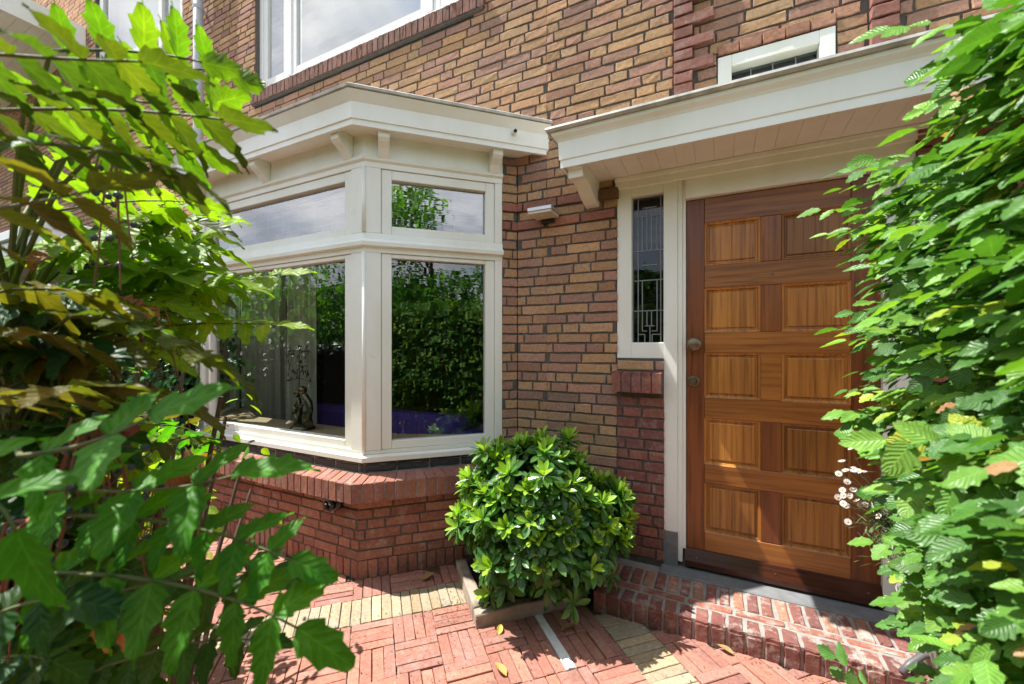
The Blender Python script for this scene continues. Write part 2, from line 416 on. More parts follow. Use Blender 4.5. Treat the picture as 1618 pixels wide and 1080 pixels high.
def lay(org, u, n, length, z0, z1, course=.0625, joint=.0115, unit=(.205, .205, .099), depth=.03, colf=wallcol, holes=(), phase=0, zoff=0, bandf=None, stag=.078):
    """rows of bricks from z0 to z1; holes: (s0,s1,z0,z1) cut out"""
    res = []; k0 = int(math.floor((z0-zoff)/course)); k1 = int(math.ceil((z1-zoff)/course))
    pat = [x+joint for x in unit]; T = sum(pat)
    for k in range(k0, k1):
        za = zoff + k*course; zb = za + course - joint
        za_, zb_ = max(za, z0), min(zb, z1)
        if zb_-za_ < .015: continue
        s = -((k*stag*1.0 + (k % 2)*.11 + phase) % T) - (0 if True else 0); j = 0
        while s < length:
            Lb = unit[j % 3] * 1.0; s0, s1 = s, s+Lb; s += Lb+joint; j += 1
            segs = [(max(s0, 0), min(s1, length))]
            for (h0, h1, hz0, hz1) in holes:
                if hz0 < zb_-.01 and hz1 > za_+.01:
                    ns = []
                    for a, b in segs:
                        if h1 <= a or h0 >= b: ns.append((a, b)); continue
                        if h0-a > .0: ns.append((a, h0-.004))
                        if b-h1 > .0: ns.append((h1+.004, b))
                    segs = ns
            for a, b in segs:
                if b-a < .022: continue
                o = (org[0]+u[0]*a, org[1]+u[1]*a, za_); c = colf(); n_out = 0
                if bandf:
                    r = bandf(k, (a+b)/2, c)
                    if r: c, n_out = r
                o = (o[0]+n[0]*n_out, o[1]+n[1]*n_out, o[2])
                res.append((o, (u[0], u[1], 0), (0, 0, 1), (n[0], n[1], 0), b-a, zb_-za_, depth+n_out, c))
    return res
# ================================================================= GROUND
# flat bed under the pavers (reaches the horizon), pavers laid at 45 degrees to the house
g = MB().add([(-150, -150, -.012), (150, -150, -.012), (150, 150, -.012), (-150, 150, -.012)], [(0, 1, 2, 3)])
tag(g.build('ground', M_sand), kind='structure')
S2 = math.sqrt(.5)
def pq(p, q): return ((p+q)*S2, (p-q)*S2)
PU = (S2, S2, 0); QU = (S2, -S2, 0)
BR = []
def paver(p, q, lp, lq, c, z=0.0):
    x, y = pq(p, q)
    # u = P direction, v = -Q direction would flip; use u=P, v=N(perp) with n=up
    x2, y2 = pq(p, q+lq)
    BR.append(((x2, y2, z), PU, (-S2, S2, 0), (0, 0, 1), lp, lq, .04, c))
def pavcol():
    c = [(.41, .185, .14), (.38, .165, .13), (.44, .205, .155), (.36, .175, .145), (.40, .195, .155)][rng.integers(5)]; return cvar(c, .08)
def yelcol():
    c = [(.42, .34, .23), (.39, .325, .23), (.44, .345, .225), (.37, .315, .23)][rng.integers(4)]; return cvar(c, .08)
PT = .192; J = .0032
def inside(x, y):
    # skip what lies under the bay plinth, the planter, the step and the house
    if y > .02: return False
    if x > -.60 and y > -.38: return False
    if -3.72 < x and x < -1.2 and y > -.74 and x - y < -1.15 and x+y < 99: return False
    return True
PL = (-1.30, -.62, -.72, -.215)    # planter in p,q
def in_planter(p, q): return PL[0] < p < PL[1] and PL[2] < q < PL[3]
for i in range(-30, 16):
    for j in range(-22, 24):
        p0 = -.72 + i*PT
        if i >= 1: p0 += .004
        q0 = -.37 + j*PT
        if j < 0: q0 -= .216 - 0.0
        if i >= 0: p0 += 0.0
        # strips
        if p0 >= -.73 and i >= 0:
            p0 = -.525 + i*PT           # beyond the strip by the door
        cx, cy = pq(p0+PT/2, q0+PT/2)
        if cy > .3 or cy < -4.5 or cx < -6.5 or cx > 2.2: continue
        along_p = (i+j) % 2 == 0
        white = (i == -2 and j in (1, 2))
        if i in (-2, -1) and j in (1, 2): along_p = False
        for k in range(4):
            w_ = PT/4
            if along_p: pp, qq, lp, lq = p0, q0+k*w_, PT-J, w_-J
            else: pp, qq, lp, lq = p0+k*w_, q0, w_-J, PT-J
            x, y = pq(pp+lp/2, qq+lq/2)
            if not inside(x, y) or in_planter(pp+lp/2, qq+lq/2): continue
            if white and k == 2: continue
            BR_c = pavcol()
            paver(pp+rng.normal(0, .0012), qq+rng.normal(0, .0012), lp, lq, BR_c, rng.normal(0, .0013))
# buff strip along the bay
k = -.74
while k > -5.2:
    k -= .0495
    x, y = pq(k+.025, -.48)
    if in_planter(k+.02, -.48) or not inside(x, y): continue
    paver(k, -.585, .0455, .208, yelcol(), rng.normal(0, .001))
# buff strip beside the doorstep
k = -.37
while k < 3.5:
    x, y = pq(-.63, k+.025)
    if inside(x, y) and not in_planter(-.63, k+.02): paver(-.722, k, .190, .0455, yelcol(), rng.normal(0, .001))
    k += .0495
pav = bricks_mesh('brick_paving', BR, M_paver, jit=.0007, cham=.0018)
tag(pav, kind='structure')
for q0, q1, zz in ((-.17, .012, .001), (.016, .190, .001)):
    pass
BR = []
paver(-1.0065, -.175, .0435, .185, (.62, .63, .62), .0005); paver(-1.0065, .015, .0435, .185, (.62, .63, .62), .0)
ws = bricks_mesh('stone_strip', BR, M_wht_stone, jit=.0012)
tag(ws, 'narrow white stone strip set flush into the red paving in front of the evergreen bush', 'stone strip')

# ================================================================= HOUSE
house = empty('brick_house', (0, 0, 0), 'yellow-brown brick house front with white bay window and wooden front door', 'house')
# ---- main wall
BZ = 2.66   # top of the bay
# bay plan (frame plane)
A0 = (-4.384, 0.0); B0 = (-3.70, -.684); C0 = (-1.897, -.684); D0 = (-1.2135, 0.0)
XW0, XW1 = -11.5, 2.6
def wall_band(k, s, c):
    z = k*.0625
    x = XW0 + s
    # two proud dark red courses between the bay and the door
    if k in (34, 36) and -1.22 < x < -.53: return redcol(), .012
    return None
holes = [
    (-4.384-XW0, -1.2135-XW0, -.1, BZ-.09),                 # bay opening
    (-4.07-XW0, -1.56-XW0, 3.69, 5.6),                     # first floor window and its sill course
    (-.545-XW0, 2.7-XW0, -.1, 2.42),                       # porch recess (below canopy)
    (-.012-XW0, .508-XW0, 2.5, 2.915),                     # small window
    (-.232-XW0, -.131-XW0, 2.45, 6), (.630-XW0, .736-XW0, 2.45, 6),
    (-7.6-XW0, -5.40-XW0, 4.50, 6.5),                       # neighbouring window
]
allb = []
for (xa, xb, za, zb) in ((-11.5, -4.5, 0, 7.4), (-4.5, -1.0, 0, 5.4), (-1.0, 2.6, 0, 4.4)):
    hl = [(h0-(xa-XW0), h1-(xa-XW0), c_, d_) for h0, h1, c_, d_ in holes]
    allb += lay((xa, 0, 0), (1, 0), (0, -1), xb-xa, za, zb, holes=hl, bandf=(lambda k, s, c, xa=xa: wall_band(k, s+xa-XW0, c)), phase=.05)
bricks_mesh('brick_wall', allb, M_brick, house, jit=.0015, cham=.0026)
# backing / mortar of the wall: slabs with openings
mb = MB()
def wallslab(x0, x1, z0, z1, y0=.007, y1=.30): mb.box(x0, x1, y0, y1, z0, z1)
wallslab(-11.5, -7.6, -.2, 7.4); wallslab(-7.6, -5.4, -.2, 4.5); wallslab(-7.6, -5.4, 6.5, 7.4); wallslab(-5.4, -4.384, -.2, 7.4)
wallslab(-4.384, -1.2135, 2.55, 3.69); wallslab(-4.384, -4.07, 3.69, 5.6); wallslab(-1.56, -1.2135, 3.69, 5.6); wallslab(-4.384, -1.2135, 5.6, 7.4)
wallslab(-4.384, -1.2135, -.2, .56)
wallslab(-1.2135, -.555, -.2, 7.4); wallslab(-.555, -.012, 2.42, 7.4); wallslab(.508, 2.6, 2.42, 7.4); wallslab(-.012, .508, 2.915, 7.4); wallslab(-.012, .508, 2.42, 2.60)
mb.build('mortar', M_mortar, house)

# proud red strips beside the small window, toothed
BR = []; BR2 = []
k = 39
while k*.0625 < 4.4:
    z = k*.0625
    ln = .095
    if k >= 46 and k % 2 == 0: ln = .20
    BR.append(((-.2275, -.030, z), (1, 0, 0), (0, 0, 1), (0, -1, 0), ln, .051, .04, cvar((.29, .135, .11))))
    BR2.append(((.633, -.030, z), (1, 0, 0), (0, 0, 1), (0, -1, 0), .100, .051, .04, cvar((.29, .135, .11))))
    k += 1
bricks_mesh('red_brick_strip', BR, M_redbrick, house, jit=.0012); bricks_mesh('red_brick_strip', BR2, M_redbrick, house, jit=.0012)

# purple-red pilaster under the sidelight, with its header sill
BR = lay((-.545, -.004, 0), (1, 0), (0, -1), .262, .10, 1.07, colf=purcol, unit=(.15, .099, .20), stag=.13)
BR += lay((-.545, -.003, 0), (1, 0), (0, -1), .262, 1.20, 1.276, colf=wallcol, course=.0625, zoff=1.213)
x = -.566
while x < -.30:
    BR.append(((x, -.062, 1.082), (1, 0, 0), (0, 0, 1), (0, -1, 0), .051, .115, .07, purcol()))
    BR.append(((x, -.062, 1.197), (1, 0, 0), (0, 1, .10), (0, -.1, 1), .051, .085, .02, purcol()))
    x += .0565
bricks_mesh('sidelight_sill', BR, M_redbrick, house, jit=.0014)
mb = MB(); mb.box(-.552, -.285, .004, .2, .0, 1.276); mb.box(-.560, -.287, -.055, .01, 1.086, 1.190)
mb.build('mortar', M_mortar, house)
# brick pier top under the canopy (left of the sidelight)
BR = []
for z, o_ in ((2.235, .035),):
    BR.append(((-.665, -o_, z), (1, 0, 0), (0, 0, 1), (0, -1, 0), .125, .055, .06, cvar((.17, .11, .07))))
bricks_mesh('pier_cap_brick', BR, M_brick, house)

# first floor window: header sill course
BR = []
x = -4.10
while x < -1.46:
    BR.append(((x, -.028, 3.715), (1, 0, 0), (0, 0, 1), (0, -1, 0), .050, .105, .06, cvar((.235, .125, .10), .12)))
    BR.append(((x, -.028, 3.820), (1, 0, 0), (0, 1, .25), (0, -.25, 1), .050, .05, .03, cvar((.235, .125, .10), .12)))
    x += .0575
bricks_mesh('window_sill_course', BR, M_brick, house, jit=.002)
MB().box(-4.09, -1.47, -.020, .2, 3.70, 3.815).build('mortar', M_mortar, house)
# reveals of the first-floor opening


# first floor window frame
uw = MB()
fy0, fy1 = .045, .11
uw.box(-4.07, -1.56, fy0, fy1, 3.845, 3.905, .004)                      # bottom rail of the frame
uw.box(-4.07, -1.56, fy0-.03, fy1, 3.818, 3.847, .004)
uw.box(-4.07, -4.02, fy0, fy1, 3.905, 5.6, .004)
for xx in (-3.62, -1.98): uw.box(xx-.03, xx+.03, fy0, fy1, 3.905, 5.6, .004)
uw.box(-1.61, -1.56, fy0, fy1, 3.905, 5.6, .004)
UW = uw.build('upper_window', M_upwhite, house)
def casement(x0, x1, z0, z1, y, wd, parent, name='window_sash', mat=None, gmat=None, gname='window_pane', gy=.02):
    m = MB(); m.box(x0, x0+wd, y, y+.045, z0, z1, .004); m.box(x1-wd, x1, y, y+.045, z0, z1, .004)
    m.box(x0+wd+.0005, x1-wd-.0005, y+.001, y+.044, z0, z0+wd, .004); m.box(x0+wd+.0005, x1-wd-.0005, y+.001, y+.044, z1-wd, z1, .004)
    o = m.build(name, mat or M_upwhite, parent)
    return o
for x0, x1 in ((-4.018, -3.652), (-3.588, -2.012), (-1.948, -1.612)):
    casement(x0, x1, 3.907, 5.59, .052, .062, UW)
    p_ = MB(); p_.box(x0+.06, x1-.06, .075, .081, 3.965, 5.55); p_.build('window_pane', M_glass_up, UW)
MB().box(-4.2, -1.4, .6, .65, 3.6, 5.8).build('room_wall', M_curt, house)  # pale curtain sheet added to brighten these panes

# neighbouring first-floor window on the left
lw = MB()
X0, X1, Z0, Z1 = -7.56, -5.42, 4.53, 6.45
lw.box(X0, X0+.10, .03, .10, Z0, Z1, .004); lw.box(X1-.09, X1, .03, .10, Z0, Z1, .004)
lw.box(X0+.1, X1-.09, .031, .099, Z0, Z0+.10, .004); lw.box(X0+.1, X1-.09, .031, .099, Z1-.1, Z1, .004)
lw.box(-5.98, -5.90, .025, .101, Z0+.1, Z1-.1, .004); lw.box(X0+.1, X1-.09, .028, .10, 5.02, 5.10, .004)
lw.box(X0-.02, X1+.03, -.05, .05, Z0-.05, Z0, .004)
LW = lw.build('side_window', M_upwhite, house)
for x0, x1 in ((X0+.1, -5.98), (-5.90, X1-.09)):
    for z0, z1 in ((Z0+.1, 5.02), (5.10, Z1-.1)):
        MB().box(x0, x1, .06, .066, z0, z1).build('window_pane', M_glass_up, LW)
MB().box(X0-.1, X1+.1, .25, .3, Z0-.1, Z1+.1).build('room_wall', M_curt, house)  # another added pale curtain sheet, brightens the side window panes
# overhanging boarded eave far left, brick dentils under it
ev = MB()
for k in range(12): ev.box(-12.5, -7.95, -1.5+k*.127, -1.376+k*.127, 5.52, 5.56)
ev.box(-12.5, -7.90, -1.54, -1.50, 5.48, 5.80); ev.box(-7.95, -7.90, -1.5, 0, 5.5, 5.80); ev.box(-12.5, -7.95, -1.5, 0, 5.561, 5.80)
ev.build('boarded_eave', M_white, house)
BR = []
x = -7.9
while x < -7.55:
    x += .06
# dentil course left window head and flank
zz = 4.6
while zz < 6.6:
    BR.append(((-7.86, -.04, zz), (1, 0, 0), (0, 0, 1), (0, -1, 0), .10, .05, .05, cvar((.24, .11, .09)))); zz += .125
pass
# low grey neighbouring porch roof seen between the leaves
pr = MB(); pr.box(-7.6, -4.75, -1.25, 0, 2.28, 2.36, .005); pr.box(-7.6, -4.75, -1.22, 0, 2.13, 2.279, .005)
pr.build('neighbour_porch_roof', M_upwhite, house)

# ---- small window above the canopy
sw = MB()
sw.box(-.008, .058, -.004, .09, 2.60, 2.905, .003); sw.box(.440, .504, -.004, .09, 2.60, 2.905, .003)
sw.box(.058, .440, -.003, .089, 2.842, 2.905, .003); sw.box(.058, .440, -.003, .089, 2.60, 2.64, .003)
SW = sw.build('small_window', M_white, house)
MB().box(.058, .440, .06, .066, 2.64, 2.842).build('window_pane', M_glass_dark, SW)
ld = MB()
for xx in (.15, .25, .35): ld.box(xx-.003, xx+.003, .054, .0595, 2.64, 2.842)
for zz_ in (2.70, 2.77): ld.box(.058, .440, .0545, .059, zz_-.003, zz_+.003)
ld.build('leading', M_lead, SW)
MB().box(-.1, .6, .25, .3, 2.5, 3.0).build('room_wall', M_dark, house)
# slanted lintel bricks over it
BR = []
for kk in range(5):
    BR.append(((-.006+kk*.103, -.012, 2.915), (1, 0, 0), (0, 0, 1), (0, -1, 0), .098, .05, .04, cvar((.42, .22, .15))))
bricks_mesh('lintel_bricks', BR, M_brick, house)

# ================================================================= BAY WINDOW
# plinth bricks (offset .079 outward), bottom soldier course, ledge of headers, dark course
def off_path(o):
    P = [Vector(p) for p in (A0, B0, C0, D0)]; res = []
    for i, p in enumerate(P):
        ds = []
        if i > 0: ds.append((P[i]-P[i-1]).normalized())
        if i < 3: ds.append((P[i+1]-P[i]).normalized())
        ns = [Vector((d.y, -d.x)) for d in ds]
        m = ns[0] if len(ns) == 1 else (ns[0]+ns[1])/(1+ns[0].dot(ns[1]))
        res.append(p+m*o)
    # stop on the wall plane
    res[0] = res[1] + (res[0]-res[1])*((0-res[1].y)/(res[0].y-res[1].y)); res[3] = res[2] + (res[3]-res[2])*((0-res[2].y)/(res[3].y-res[2].y))
    return res
def sides(o):
    P = off_path(o); r = []
    for i in range(3):
        d = (P[i+1]-P[i]); L_ = d.length; d = d/L_; r.append((P[i], d, Vector((d.y, -d.x)), L_))
    return r
allb = []; allr = []
for si, (p, d, n_, L_) in enumerate(sides(.079)):
    vent = [(.80, 1.10, -.1, .16)] if si == 1 else []
    allb += lay((p.x, p.y, 0), (d.x, d.y), (n_.x, n_.y), L_, .112, .468, course=.0594, joint=.010, zoff=.112, colf=redcol, unit=(.19, .19, .09), holes=vent)
    s = 0.002
    while s < L_-.02:
        vv = vent and (.78 < s < 1.10)
        h = .105 if not vv else .150
        wd = .048 if not vv else .036
        o = p+d*s
        allb.append(((o.x, o.y, 0), (d.x, d.y, 0), (0, 0, 1), (n_.x, n_.y, 0), min(wd, L_-s), h, .02, redcol() if not vv else cvar((.40, .22, .17)))); s += .0565
plinth = bricks_mesh('bay_plinth', allb, M_redbrick, house, jit=.0013)
bm_ = MB(); bm_.sweep([tuple(v) for v in off_path(.0)], [(.073, -.1), (.073, .47), (-.15, .47), (-.15, -.1)]); bm_.build('mortar', M_mortar, house)
# ledge of headers on edge, tapering at the corners
for si, (p, d, n_, L_) in enumerate(sides(.156)):
    q = sides(.02)[si]
    nbr = max(1, round(L_/.0600)); wdt = L_/nbr
    for k in range(nbr):
        a0 = k/nbr; a1 = (k+1)/nbr
        c = redcol(); c = (c[0]*1.05, c[1]*1.05, c[2]*1.05)
        fo = p+d*(a0*L_+.003); L1 = wdt-.007
        # front header face
        allr.append(((fo.x, fo.y, .466), (d.x, d.y, 0), (0, 0, 1), (n_.x, n_.y, 0), L1, .110, .05, c))
        bo = q[0]+q[1]*((a0+a1)/2*q[3]); fm = p+d*((a0+a1)/2*L_)
        dv = bo-fm; dp = dv.length; dv = dv/dp
        o = p+d*(a0*L_+.003)
        allr.append(((o.x, o.y, .576), (d.x, d.y, 0), (dv.x, dv.y, .12), (-dv.x*.12, -dv.y*.12, 1), L1*.985, dp-.004, .03, c))
bricks_mesh('bay_ledge', allr, M_redbrick, house, jit=.0012)
MB().sweep([tuple(v) for v in off_path(0)], [(.150, .470), (.150, .571), (-.02, .588), (-.02, .470)]).build('ledge_mortar', M_mortar2, house)
allb = []
for si, (p, d, n_, L_) in enumerate(sides(.006)):
    s = 0
    while s < L_:
        ln = min(.196, L_-s)
        o = p+d*s; allb.append(((o.x, o.y, .594), (d.x, d.y, 0), (0, 0, 1), (n_.x, n_.y, 0), max(ln-.008, .02), .045, .03, cvar((.045, .045, .048), .15)))
        allb.append(((o.x, o.y, .640), (d.x, d.y, 0), (0, 0, 1), (n_.x, n_.y, 0), max(ln-.008, .02), .020, .03, cvar((.06, .058, .06), .15))); s += ln
M_tile = simple('dark_glazed_tile', (.05, .05, .055), .35, var=.6, scale=40, bmp=.8, bdist=.003)
bricks_mesh('bay_tile_course', allb, M_tile, house, jit=.003, cham=.006)
MB().sweep([tuple(v) for v in off_path(0)], [(.0, .57), (.0, .664), (-.06, .664), (-.06, .57)]).build('mortar', M_mortar2, house)
# brick strips at both ends of the splays
allb = []
p, d, n_, L_ = sides(0.0)[2]
s0 = .862
def bandc(k, s, c):
    if k in (34, 36): return redcol(), .010
for r in lay((p.x+d.x*s0, p.y+d.y*s0, 0), (d.x, d.y), (n_.x, n_.y), L_-s0, .60, 2.60, bandf=bandc): allb.append(r)
bricks_mesh('bay_brick_return', allb, M_brick, house, jit=.0015)
mb = MB(); a_ = p+d*(s0+.004); b_ = p+d*L_
mb.obox(((a_.x+b_.x)/2-n_.x*.057, (a_.y+b_.y)/2-n_.y*.057, 1.6), d.to_3d(), n_.to_3d(), (0, 0, 1), (b_-a_).length/2, .05, 1.0)
mb.build('mortar', M_mortar, house)

# timber frame of the bay
BW = MB()
def along(a, b, t):
    a, b = Vector(a), Vector(b); return tuple(a + (b-a).normalized()*t)
wood_path = [along(A0, B0, .104), B0, C0, along(C0, D0, .862)]
roof_path = [along(A0, B0, -.17), B0, C0, along(C0, D0, .967+.165)]
BW.sweep(wood_path, [(.030, .660), (.030, .688), (.010, .700), (-.06, .702), (-.06, .660)])      # sill
BW.sweep(wood_path, [(.006, .7022), (.006, .722), (-.06, .722), (-.06, .7022)])
bay = BW.build('bay_window', M_white, house)
def rail(name, prof, s=None): return MB().sweep(wood_path, prof).build(name, M_white, bay)
rail('transom_rail', [(.004, 1.915), (.004, 1.945), (.034, 1.950), (.036, 1.972), (.010, 1.992), (.004, 2.03), (-.06, 2.03), (-.06, 1.915)])
rail('head_rail', [(.004, 2.425), (.004, 2.455), (.020, 2.465), (.024, 2.482), (.008, 2.492), (.008, 2.62), (-.06, 2.62), (-.06, 2.425)])
sd = sides(0.0)
def side_box(m, si, s0, s1, o0, o1, z0, z1, bev=.003):
    p, d, n_, L_ = sd[si]
    c = p + d*((s0+s1)/2) + n_*((o0+o1)/2)
    m.obox((c.x, c.y, (z0+z1)/2), d.to_3d(), n_.to_3d(), (0, 0, 1), abs(s1-s0)/2, abs(o1-o0)/2, (z1-z0)/2, bev)
panes = []
for si, (s_in, s_out) in ((0, (.104, .16)), (1, (.165, .165)), (2, (.158, .105+.113))):
    L_ = sd[si][3]
    if si == 0: a, b = .218, L_-.158
    elif si == 1: a, b = .170, L_-.170
    else: a, b = .158, .748
    endL = .104 if si == 0 else 0; endR = .862 if si == 2 else L_
    # posts (fixed); the casement stiles stand 6 mm behind
    for pa, pb in ((endL+.001, a-.062), (b+.062, endR-.001)):
        for pz0, pz1 in ((.7225, 1.9145), (2.0305, 2.4245)):
            po = MB(); side_box(po, si, pa, pb, -.06, .004, pz0, pz1); po.build('post', M_white, bay)
    for z0, z1, gz0, gz1 in ((.7225, 1.9145, .772, 1.888), (2.0305, 2.4245, 2.082, 2.366)):
        m = MB()
        side_box(m, si, a-.060, a, -.058, -.006, z0+.001, z1-.001); side_box(m, si, b, b+.060, -.058, -.006, z0+.001, z1-.001)
        side_box(m, si, a+.0005, b-.0005, -.057, -.007, z0+.001, gz0); side_box(m, si, a+.0005, b-.0005, -.057, -.007, gz1, z1-.001)
        m.build('window_sash', M_white, bay)
        m = MB(); side_box(m, si, a-.004, b+.004, -.046, -.040, gz0-.004, gz1+.004, 0)
        pn = m.build('window_pane', M_glass_top if gz0 > 2 else M_glass, bay)
        if gz0 > 2:
            # leaded grid inside the top lights
            m = MB(); n_v = 5 if si == 1 else 3
            nv_ = 9 if si == 1 else 3
            for k in range(1, nv_): 
                s = a+(b-a)*k/nv_; side_box(m, si, s-.0014, s+.0014, -.052, -.047, gz0, gz1, 0)
            for k in range(1, 5):
                z = gz0+(gz1-gz0)*k/5; side_box(m, si, a, b, -.0515, -.0475, z-.0012, z+.0012, 0)
            m.build('leading', M_lead, bay)
# corner beads between the posts
for c_, z0, z1 in ((C0, .70, 1.914), (C0, 2.031, 2.424), (B0, .70, 1.914), (B0, 2.031, 2.424)):
    m = MB(); m.tube([(c_[0], c_[1]-.002, z0+.003), (c_[0], c_[1]-.002, z1-.002)], .013, 10); m.build('corner_bead', M_white, bay, True)

# bay roof: soffit, fascia, moulding, zinc edge, brackets
rf = MB()
op = roof_path
rf.sweep(op, [(.150, 2.590), (.150, 2.622), (.158, 2.624), (.158, 2.715), (.166, 2.725), (.196, 2.765), (-.3, 2.79), (-.3, 2.615), (.128, 2.615), (.128, 2.590)])
rf.add([(A0[0], 0.0, 2.784), (B0[0], B0[1], 2.784), (C0[0], C0[1], 2.784), (D0[0], 0.0, 2.784), (A0[0], 0, 2.62), (B0[0], B0[1], 2.62), (C0[0], C0[1], 2.62), (D0[0], 0, 2.62)], [(0, 1, 2, 3), (4, 5, 6, 7), (0, 1, 5, 4), (1, 2, 6, 5), (2, 3, 7, 6), (3, 0, 4, 7)])
bayroof = rf.build('bay_roof', M_white, house)
MB().sweep(op, [(.184, 2.768), (.206, 2.770), (.208, 2.784), (.198, 2.792), (-.28, 2.806), (-.28, 2.7925)]).build('zinc_edge', M_zinc, bayroof)
def bracket(m, si, s):
    # curved console under the soffit
    p, d, n_, L_ = sd[si]
    prof = [(.010, 2.470), (.025, 2.478), (.060, 2.520), (.100, 2.545), (.118, 2.562), (.122, 2.589), (.126, 2.6145), (.010, 2.6145)]
    V = []; 
    for sgn in (-1, 1):
        for o_, z in prof:
            q = p + d*(s+sgn*.032) + n_*o_; V.append((q.x, q.y, z))
    k = len(prof)
    F = [tuple(range(k)), tuple(range(k, 2*k))[::-1]] + [(j, (j+1) % k, (j+1) % k+k, j+k) for j in range(k)]
    m.add(V, F)
for si, ss in ((0, (.2, .85)), (1, (.10, .90, 1.69)), (2, (.11, .80))):
    for s in ss:
        m = MB(); bracket(m, si, s); m.build('bracket', M_white, bayroof)

# ---- interior behind the glass
mb = MB()
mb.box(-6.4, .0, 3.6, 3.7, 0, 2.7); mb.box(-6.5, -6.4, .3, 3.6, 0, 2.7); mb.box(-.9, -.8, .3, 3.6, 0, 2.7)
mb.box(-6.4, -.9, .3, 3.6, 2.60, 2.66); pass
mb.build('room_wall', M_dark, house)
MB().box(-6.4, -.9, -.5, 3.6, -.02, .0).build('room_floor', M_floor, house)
m = MB(); pth = [tuple(v) for v in off_path(-.06)]
m.add([(pth[0][0]+.05, -.02, .742), (*pth[1], .742), (*pth[2], .742), (pth[3][0]-.05, -.02, .742), (pth[3][0]-.05, .02, .742), (-2.0, -.28, .742), (-3.6, -.28, .742), (pth[0][0]+.05, .02, .742)]
      + [(pth[0][0]+.05, -.02, .715), (*pth[1], .715), (*pth[2], .715), (pth[3][0]-.05, -.02, .715), (pth[3][0]-.05, .02, .715), (-2.0, -.28, .715), (-3.6, -.28, .715), (pth[0][0]+.05, .02, .715)],
      [(0, 1, 2, 3, 4, 5, 6, 7), tuple(range(15, 7, -1))]+[(i, (i+1) % 8, (i+1) % 8+8, i+8) for i in range(8)])
m.build('window_board', M_oak, house)

# ================================================================= CANOPY over the door
cn = MB()
CX0, CX1 = -.770, 2.4
cp = [(CX0, .0), (CX0, -.40), (CX1, -.40)]
cn.sweep(cp, [(-.022, 2.305), (-.022, 2.352), (-.05, 2.352), (-.05, 2.47), (.035, 2.484), (.030, 2.468), (.012, 2.452), (0.004, 2.440), (0.0, 2.348), (-.006, 2.344), (-.006, 2.305)])
canopy = cn.build('canopy', M_white, house)
so = MB(); x = CX0+.022
while x < CX1:
    so.box(x, x+.0895, -.378, .08, 2.352, 2.366, .0008); x += .0905
so.box(CX0+.03, CX1, -.35, .0, 2.3665, 2.48)
so.build('soffit_boards', M_soffit, canopy)
MB().sweep(cp, [(.022, 2.486), (.050, 2.486), (.060, 2.494), (.058, 2.506), (.046, 2.510), (-.20, 2.512), (-.40 if False else -.20, 2.486)]).build('zinc_gutter', M_zinc, canopy)
MB().box(CX0+.1, CX1, -.25, .0, 2.482, 2.513).build('roof_sheet', M_zinc, canopy)
# console bracket at the canopy's left end
prof = [(.0, 2.20), (-.05, 2.205), (-.12, 2.225), (-.20, 2.255), (-.265, 2.275), (-.30, 2.262), (-.345, 2.262), (-.352, 2.300), (-.376, 2.304), (-.376, 2.3505), (.0, 2.3505)]
m = MB(); k = len(prof); V = [(xx, y, z) for xx in (-.735, -.655) for y, z in prof]
m.add(V, [tuple(range(k)), tuple(range(k, 2*k))[::-1]]+[(j, (j+1) % k, (j+1) % k+k, j+k) for j in range(k)])
m.build('bracket', M_white, canopy)

# ================================================================= DOOR FRAME, SIDELIGHT
DY = .05   # door plane
df = MB()
df.box(-.552, -.466, .012, .09, 1.278, 2.352, .003)          # left post of the sidelight
df.box(-.287, -.212, .012, .09, .295, 2.352, .003)           # post between sidelight and door
df.box(-.466, -.287, .013, .089, 1.278, 1.372, .003)         # under the sidelight
df.box(-.466, -.287, .013, .089, 2.235, 2.352, .003)
df.box(-.212, -.187, .022, .09, .130, 2.352, .003)           # stepped mouldings
df.box(-.187, -.170, .034, .095, .205, 2.352, .002)
df.box(-.170, 1.30, .014, .095, 2.178, 2.352, .003)          # head
df.box(.688, .735, .022, .09, .105, 2.178, .003); df.box(.735, .80, .012, .09, .105, 2.178, .003)
df.box(-.56, 1.32, .0, .02, 2.285, 2.3515, .004); df.box(-.56, 1.32, -.018, .0015, 2.325, 2.3512, .004)
frame = df.build('door_frame', M_white, house)
MB().box(-.290, -.212, .008, .09, .085, .2945, .003).build('plinth_block', M_bluestone, frame)
MB().box(-.466, -.287, .055, .061, 1.372, 2.235).build('sidelight_pane', M_glass_dark, frame)
ld = MB(); x0, x1, z0, z1 = -.462, -.289, 1.374, 2.233
yy0, yy1 = .049, .0545
def lv(x, a, b): ld.box(x-.0028, x+.0028, yy0, yy1, a, b)
def lh(z, a, b): ld.box(a, b, yy0+.0004, yy1-.0004, z-.0028, z+.0028)
Wd = x1-x0
def fx(f): return x0+Wd*f
for z in (1.56, 1.74, 1.915): lh(z, x0, x1)
lv(fx(.16), z0, z1); lv(fx(.90), z0, z1)
for f, a, b in ((.30, 1.44, 1.74), (.78, 1.44, 1.74), (.45, 1.47, 1.56), (.60, 1.47, 1.56), (.38, z0, 1.42), (.55, z0, 1.47), (.62, z0, 1.42), (.30, 1.915, 2.12), (.45, 1.915, 2.17), (.60, 1.915, 2.17), (.78, 1.915, 2.12)): lv(fx(f), a, b)
for z, a, b in ((1.42, .16, .38), (1.42, .62, .90), (1.44, .30, .45), (1.44, .60, .78), (1.47, .38, .70), (2.12, .16, .45), (2.12, .60, .90), (2.17, .30, .78), (1.83, .3, .78)): lh(z, fx(a), fx(b))
ld.build('leading', M_lead, frame)
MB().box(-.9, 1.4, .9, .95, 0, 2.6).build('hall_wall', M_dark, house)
MB().box(.80, 1.6, .004, .2, -.05, 2.352).build('porch_side_wall', M_mortar, house)
